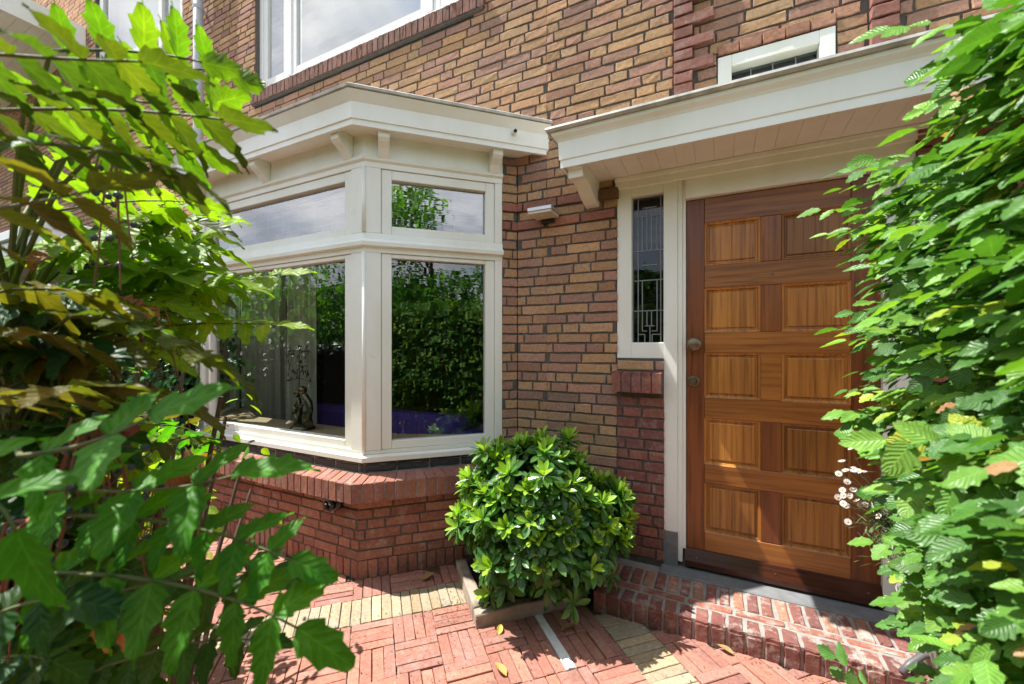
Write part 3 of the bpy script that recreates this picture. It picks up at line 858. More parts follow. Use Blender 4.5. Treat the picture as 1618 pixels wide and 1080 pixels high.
allb = lay((.803, -.006, 0), (1, 0), (0, -1), .8, .10, 2.34, colf=purcol)
bricks_mesh('porch_side_bricks', allb, M_redbrick, house)

# ================================================================= DOOR
dx0, dx1, dz0, dz1 = -.168, .687, .130, 2.175
cols_ = [(-.0755, .195), (.289, .575)]
rows_ = [(.314, .586), (.692, .949), (1.063, 1.313), (1.426, 1.673), (1.797, 2.037)]
st = MB()
st.box(dx0, cols_[0][0], DY, DY+.045, dz0, dz1, .002); st.box(cols_[1][1], dx1, DY, DY+.045, dz0, dz1, .002)
door = st.build('front_door', M_wv, house)
ed = [.205] + [v for r in rows_ for v in r] + [dz1]
zs = [(dz0+.02, rows_[0][0])] + [(rows_[i][1], rows_[i+1][0]) for i in range(4)] + [(rows_[4][1], dz1)]
for a, b in zs:
    MB().box(cols_[0][0]+.0006, cols_[1][1]-.0006, DY-.0006, DY+.044, a, b, .003).build('door_rail', M_wh, door)
for i, (a, b) in enumerate(rows_):
    MB().box(cols_[0][1], cols_[1][0], DY+.0004, DY+.044, a+.0006, b-.0006, .003).build('door_muntin', M_wm if i in (3, 4, 1) else M_wh if i == 2 else M_wv, door)
for a, b in cols_:
    for c_, d_ in rows_:
        m = MB()
        # moulding round the opening + sunk channel + raised field
        def ring_(i0, y0_, i1, y1_):
            V = [(a+i0, y0_, c_+i0), (b-i0, y0_, c_+i0), (b-i0, y0_, d_-i0), (a+i0, y0_, d_-i0), (a+i1, y1_, c_+i1), (b-i1, y1_, c_+i1), (b-i1, y1_, d_-i1), (a+i1, y1_, d_-i1)]
            m.add(V, [(j, (j+1) % 4, (j+1) % 4+4, j+4) for j in range(4)])
        ring_(.0, DY+.002, .004, DY+.006); ring_(.004, DY+.006, .010, DY+.008); ring_(.010, DY+.008, .016, DY+.018); ring_(.016, DY+.018, .024, DY+.019); ring_(.024, DY+.019, .026, DY+.011); ring_(.026, DY+.011, .030, DY+.009)
        i1 = .030; y_ = DY+.009
        if rng.random() < .5:      # a shallow join line between two boards
            xm = (a+b)/2
            m.add([(a+i1, y_, c_+i1), (xm-.0012, y_, c_+i1), (xm-.0012, y_, d_-i1), (a+i1, y_, d_-i1)], [(0, 1, 2, 3)])
            m.add([(xm+.0012, y_, c_+i1), (b-i1, y_, c_+i1), (b-i1, y_, d_-i1), (xm+.0012, y_, d_-i1)], [(0, 1, 2, 3)])
            m.add([(xm-.0012, y_, c_+i1), (xm+.0012, y_, c_+i1), (xm+.0012, y_, d_-i1), (xm-.0012, y_, d_-i1), (xm, y_+.002, c_+i1), (xm, y_+.002, d_-i1)], [(0, 4, 5, 3), (4, 1, 2, 5)])
        else:
            m.add([(a+i1, y_, c_+i1), (b-i1, y_, c_+i1), (b-i1, y_, d_-i1), (a+i1, y_, d_-i1)], [(0, 1, 2, 3)])
        m.add([(a-.003, DY+.030, c_-.003), (b+.003, DY+.030, c_-.003), (b+.003, DY+.030, d_+.003), (a-.003, DY+.030, d_+.003)], [(0, 1, 2, 3)])
        m.build('door_panel', M_wp, door)
m = MB(); prof = [(DY-.0012, .120), (DY-.0012, .212), (DY-.010, .208), (DY-.036, .150), (DY-.038, .120)]
V = [(xx, y, z) for xx in (dx0-.006, dx1+.004) for y, z in prof]; k = len(prof)
m.add(V, [tuple(range(k)), tuple(range(k, 2*k))[::-1]]+[(j, (j+1) % k, (j+1) % k+k, j+k) for j in range(k)])
wb = m.build('weatherboard', M_wd, door)
for xx in (-.115, .26, .635): MB().lathe((xx, DY-.026, .172), [(.0042, 0), (.0042, .0025), (.002, .003)], (0, -1, .4), 12).build('screw', M_brass, wb)
# ribbed knob, lock rosette, peephole
kx, kz = -.126, 1.360
kb = MB(); kb.lathe((kx, DY, kz), [(.032, 0), (.032, .005), (.013, .010), (.012, .026), (.021, .031), (.036, .038), (.040, .048), (.036, .057), (.021, .063), (.005, .066)], (0, -1, 0), 48, lambda t, i: .07*math.cos(t*16) if i > 4 else 0)
kb.build('door_knob', M_brass, door, True)
kb = MB(); kb.lathe((-.132, DY, 1.152), [(.032, 0), (.032, .004), (.027, .009), (.021, .010), (.017, .008), (.016, .015), (.005, .016)], (0, -1, 0), 32)
kb.box(-.1335, -.1305, DY-.016, DY-.011, 1.144, 1.160); kb.build('lock', M_brass, door)
kb = MB(); kb.lathe((.247, DY-.001, 1.730), [(.008, 0), (.008, .002), (.005, .003), (.004, .001)], (0, -1, 0), 20); kb.build('peephole', M_brass, door)

# threshold and doorstep
MB().box(-.30, .86, -.085, .12, -.02, .104, .006).build('threshold', M_bluestone, house)
BR = []
SY = -.425; SZ = .098; SXL = -.575
x = SXL
while x < 2.2:
    c = purcol(); c = (c[0]*.95, c[1]*.95, c[2]*.95)
    wd = .058 + rng.normal(0, .0015)
    BR.append(((x, SY, -.01), (1, 0, 0), (0, 0, 1), (0, -1, 0), wd, SZ-.006, .06, c))
    BR.append(((x, SY+.004, SZ), (1, 0, 0), (0, 1, 0), (0, 0, 1), wd, .098, .06, c))
    x += wd+.010
x = SXL+.02
while x < 2.2:
    BR.append(((x, SY+.114, SZ+.002), (1, 0, 0), (0, 1, 0), (0, 0, 1), .195, .045, .04, cvar((.36, .15, .11)))); x += .208
x = SXL+.03
while x < 2.2:
    BR.append(((x, SY+.172, SZ+.003), (1, 0, 0), (0, 1, 0), (0, 0, 1), .047, .16, .04, purcol() if rng.random() < .6 else cvar((.38, .19, .13)))); x += .0605
y = SY+.01
while y < -.05:   # left return
    BR.append(((SXL, y+.055, -.01), (0, -1, 0), (0, 0, 1), (-1, 0, 0), .052, SZ-.006, .06, purcol())); y += .066
stp = bricks_mesh('doorstep', BR, M_step, jit=.0016, cham=.006)
tag(stp, 'low purple-red brick doorstep with pale lime joints in front of the wooden door', 'doorstep')
MB().box(SXL+.006, 2.2, SY+.007, -.06, -.012, SZ-.004).build('mortar', M_mortar2, stp)
MB().box(-.60, -.3, -.08, .0, -.012, .088, .004).build('mortar', M_mortar2, stp)
# ================================================================= FITTINGS
# wall lamp left of the door
t = empty('wall_lamp', (-.985, 0, 2.16), 'flat square steel wall lamp on the brick wall left of the canopy bracket', 'lamp')
MB().box(-1.065, -.905, -.165, -.012, 2.182, 2.206, .003).build('lamp_cover', M_steel, t)
MB().box(-1.060, -.910, -.160, -.02, 2.166, 2.1815, .002).build('diffuser', M_lens, t)
MB().box(-1.03, -.94, -.03, -.004, 2.14, 2.181, .003).build('wall_plate', M_black, t)
MB().lathe((-.985, -.12, 2.166), [(.007, 0), (.006, -.006), (.002, -.008)], (0, 0, 1), 12).build('motion_sensor', M_white, t)
# small security camera on the bay fascia
t = empty('security_camera', (-1.162, -.166, 2.69), 'tiny white bullet camera on the right end of the bay roof fascia', 'camera')
p0 = Vector((-1.155, -.170, 2.69)); dv = Vector((.5, -.75, -.35)).normalized()
MB().lathe(p0, [(.018, 0), (.018, .006), (.008, .010), (.008, .02)], (.707, -.707, 0), 16).build('mount', M_white, t, True)
p1 = p0 + Vector((.014, -.014, .0))
MB().lathe(p1, [(.006, -.012), (.013, -.008), (.014, .034), (.013, .036)], dv, 16).build('camera_body', M_white, t, True)
MB().lathe(p1+dv*.0362, [(.011, 0), (.010, .002), (.004, .003)], dv, 16).build('camera_lens', M_black, t, True)
# outdoor socket with hanging cap on the bay plinth
t = empty('outdoor_socket', (-2.03, -.775, .43), 'round black outdoor socket with twisted cover on the red bay plinth', 'socket')
MB().lathe((-2.03, -.765, .432), [(.052, 0), (.054, .022), (.045, .036), (.036, .038), (.033, .028)], (0, -1, 0), 28).build('housing', M_black, t, True)
MB().tube([(-2.065, -.80, .395), (-2.072, -.820, .432), (-2.045, -.835, .465), (-2.010, -.832, .460), (-1.996, -.825, .430), (-2.015, -.83, .400), (-2.04, -.840, .415), (-2.025, -.845, .44)], [.008, .012, .012, .012, .012, .010, .013, .009], 10).build('cable_loop', M_black, t, True)
MB().lathe((-2.035, -.80, .43), [(.014, 0), (.015, .012), (.006, .018)], (.2, -1, .3), 16).build('cap', M_steel, t, True)
# drain pipe
t = empty('drain_pipe', (-4.92, -.075, 0), 'grey vertical drain pipe on the brick wall left of the bay', 'pipe')
m = MB(); m.tube([(-4.92, -.075, 0), (-4.92, -.075, 7.2)], .045, 20); m.build('pipe', M_pipe, t, True)
for z in (1.4, 2.95, 4.9):
    m = MB(); m.lathe((-4.92, -.075, z), [(.045, 0), (.051, .002), (.051, .035), (.045, .037)], (0, 0, 1), 20); m.box(-4.93, -4.91, -.03, .02, z+.005, z+.03); m.build('pipe_clamp', M_pipe, t)
# dentil brick next to the camera: a spalled bit of pale mortar hangs under the canopy bracket
# interior things
t = empty('sofa', (-3.1, 1.1, 0), 'purple fabric sofa inside the room behind the bay window', 'sofa')
MB().box(-4.3, -2.1, .62, .86, .05, .70, .05).build('backrest', M_sofa, t)
MB().box(-4.3, -2.1, .865, 1.5, .05, .42, .04).build('seat', M_sofa, t)
for xx in (-4.36, -2.04): MB().box(xx-.1, xx+.1, .60, 1.5, .04, .58, .04).build('armrest', M_sofa, t)
m = MB(); m.obox((-3.55, .93, .66), (1, 0, .1), (0, 1, .2), (-.1, -.2, 1), .20, .06, .14, .05)
tag(m.build('cushion', M_cush, None, True), 'pale grey cushion leaning on the purple sofa in the room', 'cushion')
def curtain(x0, y0, x1, y1, lab):
    n = 90; V = []; d = Vector((x1-x0, y1-y0)); nn = Vector((d.y, -d.x)).normalized()
    rows = [(.03, 1.0), (.8, 1.0), (1.6, .97), (2.5, .93)]
    for z, sc_ in rows:
        for i in range(n):
            f = i/(n-1); o = .028*math.sin(f*24*sc_) + .010*math.sin(f*57+z)
            V.append((x0+d.x*f+nn.x*o, y0+d.y*f+nn.y*o, z))
    F = [(r*n+i, r*n+i+1, (r+1)*n+i+1, (r+1)*n+i) for r in range(3) for i in range(n-1)]
    me = np_mesh('curtain', V, F); o = link('curtain', me, M_curt, None, True)
    md = o.modifiers.new('solid', 'SOLIDIFY'); md.thickness = .003
    tag(o, lab, 'curtain', 'linen curtains inside the bay')
curtain(-4.25, -.02, -3.92, .22, 'pleated beige linen curtain at the left end inside the bay window')
curtain(-3.66, .06, -3.36, .12, 'narrow gathered beige curtain with black dash ornament in front of it')
# ornament: a screen of short black dashes
m = MB()
for k in range(60):
    x = -3.42 + rng.uniform(-.16, .16); z = 1.18 + rng.uniform(-.15, .17); a = rng.choice([0, 1, 2, 3])*math.pi/4 + rng.normal(0, .1)
    u = Vector((math.cos(a), 0, math.sin(a))); m.obox((x, .0+rng.uniform(-.003, .003), z), u, (0, 1, 0), u.cross(Vector((0, 1, 0))), .017, .0015, .0045)
m.tube([(-3.42, .003, .98), (-3.42, .003, 1.36)], .0035, 8); m.tube([(-3.58, .003, 1.04), (-3.42, .003, 1.06), (-3.26, .003, 1.04)], .003, 6); m.tube([(-3.58, .003, 1.3), (-3.42, .003, 1.32), (-3.26, .003, 1.3)], .003, 6)
m.lathe((-3.42, .003, .742), [(.06, 0), (.06, .01), (.008, .016), (.006, .24)], (0, 0, 1), 16)
tag(m.build('dash_ornament', M_black), 'black ornament of scattered short dashes on a thin stand inside the bay', 'ornament')
# television / dark cabinet
t = empty('television', (-4.6, 1.9, .5), 'large black television in the dark room behind the sofa', 'television')
MB().box(-5.4, -3.2, 2.2, 2.26, .80, 1.62, .01).build('screen', M_black, t); MB().box(-5.6, -3.0, 2.1, 2.5, .0, .45, .01).build('stand', M_dark, t)

# sculpture of parents and child
t = empty('sculpture', (-2.74, -.50, .742), 'small polished bronze sculpture of two adults bending over a child on the window board', 'sculpture')
sx, sy, sz = -2.74, -.47, .742
def P3(a, b, c): return (sx+a, sy+b, sz+c)
m = MB(); m.lathe(P3(0, 0, 0), [(.085, 0), (.088, .012), (.07, .03), (.03, .045)], (0, 0, 1), 24); m.build('base', M_bronze, t, True)
m = MB(); m.tube([P3(.075, 0, .02), P3(.055, 0, .09), P3(.085, 0, .15), P3(.07, 0, .20), P3(.025, 0, .245), P3(.005, 0, .262)], [.035, .030, .022, .026, .024, .014], 14); m.build('figure', M_bronze, t, True)
m = MB(); m.tube([P3(.07, 0, .215), P3(.02, -.01, .19), P3(-.02, -.015, .13)], [.015, .012, .010], 10); m.build('arm', M_bronze, t, True)
m = MB(); m.lathe(P3(.002, 0, .285), [(.004, -.034), (.020, -.026), (.031, 0), (.024, .022), (.006, .033)], (-.4, 0, 1), 20); m.build('head', M_bronze, t, True)
m = MB(); m.tube([P3(-.055, 0, .02), P3(-.045, 0, .09), P3(-.025, 0, .15), P3(-.045, 0, .215), P3(-.052, 0, .24)], [.032, .024, .020, .020, .012], 14); m.build('figure', M_bronze, t, True)
m = MB(); m.tube([P3(-.05, 0, .21), P3(-.085, 0, .17), P3(-.075, 0, .11), P3(-.04, -.01, .08)], [.011, .009, .009, .008], 10); m.build('arm', M_bronze, t, True)
m = MB(); m.lathe(P3(-.055, 0, .262), [(.004, -.030), (.018, -.022), (.027, 0), (.020, .020), (.005, .028)], (.35, 0, 1), 20); m.build('head', M_bronze, t, True)
m = MB(); m.tube([P3(-.03, -.02, .02), P3(-.035, -.02, .08), P3(-.05, -.02, .12)], [.026, .020, .010], 12); m.build('figure', M_bronze, t, True)
m = MB(); m.lathe(P3(-.055, -.02, .145), [(.003, -.024), (.015, -.018), (.023, 0), (.017, .016), (.004, .023)], (0, 0, 1), 20); m.build('head', M_bronze, t, True)

# ================================================================= PLANTER
kerb = empty('stone_planter', (-.9, -.5, 0), 'old rough stone kerb bed holding the evergreen bush by the doorstep', 'planter')
def rough_block(name, p0, p1, q0, q1, z0, z1, mat, parent, amp=.006):
    nx = max(3, int(abs(p1-p0)/.022)); ny = max(3, int(abs(q1-q0)/.022)); nz_ = 4
    import bmesh
    bm = bmesh.new(); bmesh.ops.create_cube(bm, size=1)
    bmesh.ops.subdivide_edges(bm, edges=bm.edges, cuts=7, use_grid_fill=True)
    for v in bm.verts:
        p = p0+(v.co.x+.5)*(p1-p0); q = q0+(v.co.y+.5)*(q1-q0); z = z0+(v.co.z+.5)*(z1-z0)
        x, y = pq(p, q); n_ = mnoise.noise_vector(Vector((x*14, y*14, z*14)))*amp + mnoise.noise_vector(Vector((x*45, y*45, z*45)))*amp*.5
        ex = (abs(v.co.x) > .49)+(abs(v.co.y) > .49)+(v.co.z > .49)
        v.co = Vector((x, y, z)) + n_
        if ex >= 2: v.co.z -= .005
    me = bpy.data.meshes.new(name); bm.to_mesh(me); bm.free()
    return link(name, me, mat, parent, True)
rough_block('kerb_stone', -1.305, -1.245, -.69, -.225, -.01, .075, M_stone, kerb)
rough_block('kerb_stone', -1.305, -.72, -.222, -.165, -.01, .065, M_stone, kerb)
rough_block('soil', -1.246, -.30, -.86, -.222, -.01, .045, M_soil, kerb, .012)

# ================================================================= LEAVES
def leaf_template(nu=6, nv=4, width=.5, shape='ovate', fold=.12, curl=-.12, teeth=0, pleat=0.0):
    """unit-length leaf along +X, normal +Z; returns verts, quads, (along, across)"""
    V = []; L_ = []
    for i in range(nu+1):
        u = i/nu
        if shape == 'ovate': wv = (math.sin(math.pi*u**.80))**.85*width*.5
        elif shape == 'obov': wv = (max(0, math.sin(math.pi*u**1.45)))**.8*width*.5
        elif shape == 'ivy': wv = width*.5*max(0, math.sin(math.pi*u**.5))**.6*(1+.30*math.cos(u*13))
        else: wv = math.sin(math.pi*u)*width*.5
        if u in (0, 1): wv = width*.012
        for j in range(nv+1):
            s = -1+2*j/nv; w_ = wv
            if teeth and abs(s) == 1 and 0 < i < nu: w_ *= 1.0 + (.16 if i % 2 else -.16)
            z = fold*abs(s)*wv*2 + curl*(u**2)*.6 + pleat*math.cos(2*math.pi*u*4)*abs(s)*wv
            if teeth and abs(s) == 1 and i % 2: z -= .01
            V.append((u, s*w_, z)); L_.append((u, s, 0))
    F = [(i*(nv+1)+j, (i+1)*(nv+1)+j, (i+1)*(nv+1)+j+1, i*(nv+1)+j+1) for i in range(nu) for j in range(nv)]
    return np.array(V), np.array(F), np.array(L_)
def holly_template(nt=4, width=.52, fold=.15, curl=-.2, seg=4):
    """mahonia leaflet: ovate, a few long spines each side and a spiny tip"""
    us = []; ws = []
    n = nt*seg
    for i in range(n+1):
        u = i/n; base = (math.sin(math.pi*min(1, (u*.93+.03))**.72))**.75*width*.5
        ph = (i % seg)/seg
        sp = (1.19 if ph == .75 else 1.0 if ph == .5 else .90 if ph == .25 else .86)
        us.append(u + (.025 if ph == .75 else 0)); ws.append(base*(1+(sp-1)*1.0) if 0 < i < n else .002)
    us.append(1.10); ws.append(.001)
    V = []; L_ = []
    for i, (u, w_) in enumerate(zip(us, ws)):
        for s in (-1, -.5, 0, .5, 1):
            z = fold*abs(s)**1.3*w_*2 + curl*u*u*.7 + .034*math.sin(u*9+s)*abs(s)
            V.append((u, s*w_, z)); L_.append((u, s, 0))
    m_ = len(us)
    F = [(i*5+j, (i+1)*5+j, (i+1)*5+j+1, i*5+j+1) for i in range(m_-1) for j in range(4)]
    return np.array(V), np.array(F), np.array(L_)
def norm(a): return a/np.maximum(np.linalg.norm(a, axis=-1, keepdims=True), 1e-9)
def leaves_mesh(name, tmpl, pos, dirs, ups, sizes, cols, mat, parent=None, wmul=None, smooth=True):
    """many leaves as one mesh"""
    if isinstance(tmpl, tuple): tmpl = [tmpl]
    Vs = []; Fs = []; Cs = []; Ls = []; base = 0
    pos = np.asarray(pos, float); dirs = norm(np.asarray(dirs, float)); ups = np.asarray(ups, float); sizes = np.asarray(sizes, float); cols = np.asarray(cols, float)
    side = norm(np.cross(ups, dirs)); up = np.cross(dirs, side)
    which = rng.integers(0, len(tmpl), len(pos))
    for k, (tv, tf, tl) in enumerate(tmpl):
        ix = np.where(which == k)[0]
        if not len(ix): continue
        n = len(ix); wm = np.ones(n) if wmul is None else np.asarray(wmul)[ix]
        P = pos[ix][:, None] + sizes[ix][:, None, None]*(dirs[ix][:, None]*tv[None, :, :1] + side[ix][:, None]*(tv[None, :, 1:2]*wm[:, None, None]) + up[ix][:, None]*tv[None, :, 2:3])
        Vs.append(P.reshape(-1, 3)); Fs.append((tf[None]+(np.arange(n)*len(tv))[:, None, None]).reshape(-1, 4)+base)
        base += n*len(tv); Cs.append(np.repeat(cols[ix], len(tv), 0)); L_ = np.tile(tl, (n, 1)); L_[:, 2] = np.repeat(rng.random(n), len(tv)); Ls.append(L_)
    me = np_mesh(name, np.vstack(Vs), np.ascontiguousarray(np.vstack(Fs)), {'Col': ('FLOAT_COLOR', np.vstack(Cs)), 'luv': ('FLOAT_VECTOR', np.vstack(Ls))})
    return link(name, me, mat, parent, smooth)
def colmix(n, pal, s=.12):
    pal = np.array(pal); c = pal[rng.integers(0, len(pal), n)]
    return np.clip(c*rng.normal(1, s, (n, 1)), .005, 1)

# ---- evergreen bush with upright whorls
BC = np.array([-.865, -.43, .40])
bush = empty('evergreen_bush', (-.9, -.42, .03), 'dense evergreen bush with glossy whorled leaves and yellow-green tips left of the doorstep', 'bush')
pos = []; dr = []; up = []; sz = []; cl = []; wm = []
young = np.array([(.30, .50, .05), (.26, .45, .045), (.34, .54, .06)]); old = np.array([(.05, .14, .026), (.065, .17, .03), (.04, .12, .028), (.085, .21, .035)])
stems = MB(); nr = 0
for k in range(2500):
    if nr >= 460: break
    v = rng.normal(0, 1, 3); v[2] = abs(v[2])*.9-.25; v = v/np.linalg.norm(v)
    rad = np.array([.42, .38, .42])*(1+.26*mnoise.noise(Vector(v*1.9)+Vector((3, 1, 7)))+.06*rng.normal()) * (1 if rng.random() < .75 else rng.uniform(.6, .95))
    c = BC + v*rad
    if c[2] < .10: c[2] = .10+rng.random()*.05
    if c[0]-c[1] < -1.03 and c[2] < .5: continue       # the plinth
    if c[1] > -.05 or (c[0] > -.56 and c[2] < .14): continue
    if c[0] > -.72 and c[2] > .62: c[2] -= (c[0]+.72)*.75
    nr += 1
    ax = norm(v*np.array([1, 1, .6]) + np.array([0, 0, .75]) + rng.normal(0, .15, 3))
    isy = (rng.random() < (.85 if c[2] > .40 else .40))
    sidev = norm(np.cross(ax, [.3, .2, .9])); s2 = np.cross(ax, sidev)
    def ring(n, el0, el1, s0, s1, pal, ph):
        s0 *= 1.28; s1 *= 1.28
        for i in range(n):
            a = 2*math.pi*i/n+ph+rng.normal(0, .12); el = rng.uniform(el0, el1)
            d = (sidev*math.cos(a)+s2*math.sin(a))*math.cos(el)+ax*math.sin(el)
            pos.append(c+d*.004); dr.append(d); up.append(ax*math.cos(el)-(sidev*math.cos(a)+s2*math.sin(a))*math.sin(el)+1e-3); sz.append(rng.uniform(s0, s1)); cl.append(pal[rng.integers(len(pal))]*rng.normal(1, .12)); wm.append(rng.uniform(.85, 1.2))
    ring(rng.integers(6, 9), -.35, .25, .055, .078, old, rng.random()*6)
    ring(rng.integers(4, 6), .2, .6, .045, .065, old*1.3, rng.random()*6)
    if isy: ring(rng.integers(5, 8), .70, 1.3, .045, .066, young, rng.random()*6)
    b = BC + np.array([rng.normal(0, .05), rng.normal(0, .05), -.32]); mid = (c*.6+b*.4)+rng.normal(0, .02, 3)
    if nr % 3 == 0: stems.tube([b, mid, c-ax*.004], [.006, .004, .0025], 5)
leaves_mesh('foliage', [leaf_template(6, 4, .36, 'obov', .10, -.18), leaf_template(6, 4, .33, 'obov', .16, -.05)], pos, dr, up, sz, np.clip(cl, .01, 1), M_lbush, bush, wm)
# inner darker layer of older leaves
n = 2600; v = norm(rng.normal(0, 1, (n, 3))); r_ = rng.uniform(.45, .92, (n, 1)); c = BC + v*r_*np.array([.40, .38, .40]); ok_ = (c[:, 2] > .07) & (c[:, 1] < -.04) & ~((c[:, 0]-c[:, 1] < -1.03) & (c[:, 2] < .5)); c = c[ok_]; v = v[ok_]; n = len(c)
leaves_mesh('inner_foliage', leaf_template(5, 2, .36, 'obov', .10, -.2), c, norm(v+rng.normal(0, .6, (n, 3))), rng.normal(0, .6, (n, 3))+np.array([0, 0, 1]), rng.uniform(.05, .075, n), colmix(n, old), M_lbush, bush)
stems.build('stems', M_bark, bush)

# ---- beech hedge on the right
hedge = empty('beech_hedge', (.6, -2.2, 0), 'tall sunlit beech hedge with ribbed leaves at the right edge beside the door', 'hedge')
HX0, HX1, HY0, HY1, HH = .385, 1.1, -3.6, -1.22, 1.84
pos = []; dr = []; up = []; sz = []; cl = []
pal = np.array([(.95, 1, .85)])*np.array([(.09, .22, .045), (.12, .27, .05), (.075, .19, .04), (.15, .31, .055), (.21, .38, .075), (.06, .16, .035)]); yel = np.array([(.34, .46, .05), (.42, .50, .06)]); dead = np.array([(.42, .24, .12), (.36, .18, .08)])
def hedge_edge(z):      # how far the end of the hedge reaches towards the house, by height
    e = -1.22 + .04*math.sin(z*5.1)+.03*math.sin(z*11+1)
    if z < .9: e -= (.9-z)*.25
    if z > 1.68: e -= (z-1.68)*2.2
    return e
def add_spray(c, outd, n=5, s=.06, pal_=pal, yf=.035):
    """a little flat twig of alternate leaves"""
    outd = norm(np.array(outd, float)); upv = norm(np.array([-.55, -.15, .9])+rng.normal(0, .34, 3))
    side_ = norm(np.cross(upv, outd)); upv = np.cross(outd, side_)
    base_c = pal_[rng.integers(len(pal_))]
    if rng.random() < yf: base_c = yel[rng.integers(2)]
    st_ = s*.55
    for i in range(n):
        sg = 1 if i % 2 else -1
        if i == n-1: d = outd
        else: d = norm(outd*.62+side_*sg*.75+rng.normal(0, .10, 3))
        d = norm(d+np.array([0, 0, -.22]))
        pos.append(c+outd*st_*i*.9); dr.append(d); up.append(upv+rng.normal(0, .18, 3)); sz.append(s*rng.uniform(.75, 1.15)*(0.75 if i == 0 else 1)); 
        cc = base_c*rng.normal(1, .13)
        if rng.random() < .006: cc = dead[rng.integers(2)]
        cl.append(cc)
# outer sheet facing -X
def hedge_face(n, xo):
    for _ in range(n):
        z = rng.uniform(.02, HH); y = rng.uniform(HY0, hedge_edge(z)); 
        x = HX0 + xo + max(0, .92-z)*.55 + .05*mnoise.noise(Vector((y*2.5, z*2.5, 0))) + rng.uniform(-.02, .05)
        add_spray(np.array([x, y, z]), (-1+rng.normal(0, .25), rng.normal(.25, .5), rng.normal(-.18, .25)), rng.integers(5, 8), rng.uniform(.030, .054))
hedge_face(3300, .02); hedge_face(1000, .12)
for _ in range(520):        # the end facing the house
    z = rng.uniform(.02, HH); y = hedge_edge(z) + rng.uniform(-.06, .0); x = rng.uniform(HX0 + max(0, .92-z)*.55, HX1)
    add_spray(np.array([x, y, z]), (rng.normal(-.3, .4), 1, rng.normal(-.1, .25)), rng.integers(4, 7), rng.uniform(.045, .066))
for _ in range(420):        # the clipped top
    y = rng.uniform(HY0, -1.45); x = rng.uniform(HX0, HX1)
    add_spray(np.array([x, y, HH+.03*mnoise.noise(Vector((x*4, y*4, 3)))+rng.uniform(-.05, .02)]), (rng.normal(-.4, .5), rng.normal(.2, .5), rng.uniform(.1, .8)), rng.integers(4, 6), rng.uniform(.045, .066))
# longer shoots that stick out, as (start, direction)
for (x, y, z, d, n_) in ((.37, -1.25, 1.62, (-.9, .2, .05), 4), (.38, -1.22, 1.68, (-.85, .35, .15), 5), (.37, -1.30, 1.74, (-.7, .4, .2), 4), (.36, -1.25, 1.40, (-.9, .3, -.1), 3), (.40, -1.6, 1.84, (-.8, .3, .4), 5), (.42, -1.8, 1.86, (-.8, .3, .5), 5), (.37, -1.28, 1.20, (-.9, .2, -.1), 3)):
    add_spray(np.array([x, y, z]), d, n_+2, .052)
HT = [leaf_template(8, 4, .66, 'ovate', .10, -.12, teeth=1), leaf_template(8, 4, .70, 'ovate', .02, -.25, teeth=1), leaf_template(8, 4, .62, 'ovate', .18, .05, teeth=1)]
leaves_mesh('foliage', HT, pos, dr, up, sz, np.clip(cl, .01, 1), M_lbeech, hedge)
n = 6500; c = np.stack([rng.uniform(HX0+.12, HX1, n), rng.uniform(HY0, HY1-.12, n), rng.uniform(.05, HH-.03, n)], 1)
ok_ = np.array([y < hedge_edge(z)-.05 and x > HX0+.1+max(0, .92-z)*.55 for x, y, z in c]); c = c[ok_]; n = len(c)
leaves_mesh('inner_foliage', leaf_template(4, 2, .6, 'ovate', .05, -.2), c, rng.normal(0, 1, (n, 3)), rng.normal(0, .5, (n, 3))+np.array([0, 0, 1]), rng.uniform(.06, .09, n), colmix(n, pal*.8), M_lbeech, hedge)  # inner leaves coloured darker to carry the shade inside the hedge
m = MB()
for y in np.arange(HY0+.1, HY1-.1, .16):
    x = .62+rng.normal(0, .04); m.tube([(x, y, 0), (x+rng.normal(0, .03), y+rng.normal(0, .03), 1.1), (x+rng.normal(0, .05), y+rng.normal(0, .05), 1.75)], [.018, .013, .006], 7)
m.build('trunks', M_bark, hedge)
m = MB()
for _ in range(420):
    z = rng.uniform(.75, 1.78); y = rng.uniform(HY0, hedge_edge(z)-.03); m.tube([(.68, y+rng.normal(0, .05), z-.08), (.52, y, z-.02), (HX0+.02+max(0, .92-z)*.55+rng.uniform(0, .04), y+rng.normal(0, .05), z)], [.005, .003, .0015], 4)
m.build('twigs', M_bark, hedge)

# small beech seedling shoots in front of the step
pos = []; dr = []; up = []; sz = []; cl = []
sap = empty('beech_seedling', (.37, -1.46, 0), 'thin beech seedling with bright ribbed leaves in front of the step at lower right', 'seedling')
m = MB()
for (bx, by, tx, ty, tz) in ((.38, -1.42, .285, -1.40, .66), (.38, -1.42, .33, -1.43, .62)):
    m.tube([(bx, by, 0), ((bx+tx)/2+.01, (by+ty)/2, tz*.6), (tx, ty, tz)], [.004, .003, .0015], 6)
    for kk in range(2): add_spray(np.array([tx-.01, ty, tz-.02-.05*kk]), (rng.normal(-.2, .6), rng.normal(.4, .5), .15), 4, .046, np.array([(.10, .25, .05), (.12, .28, .05)]), 0)
m.build('stem', M_greenstalk, sap); leaves_mesh('foliage', HT, pos, dr, up, sz, cl, M_lbeech, sap)

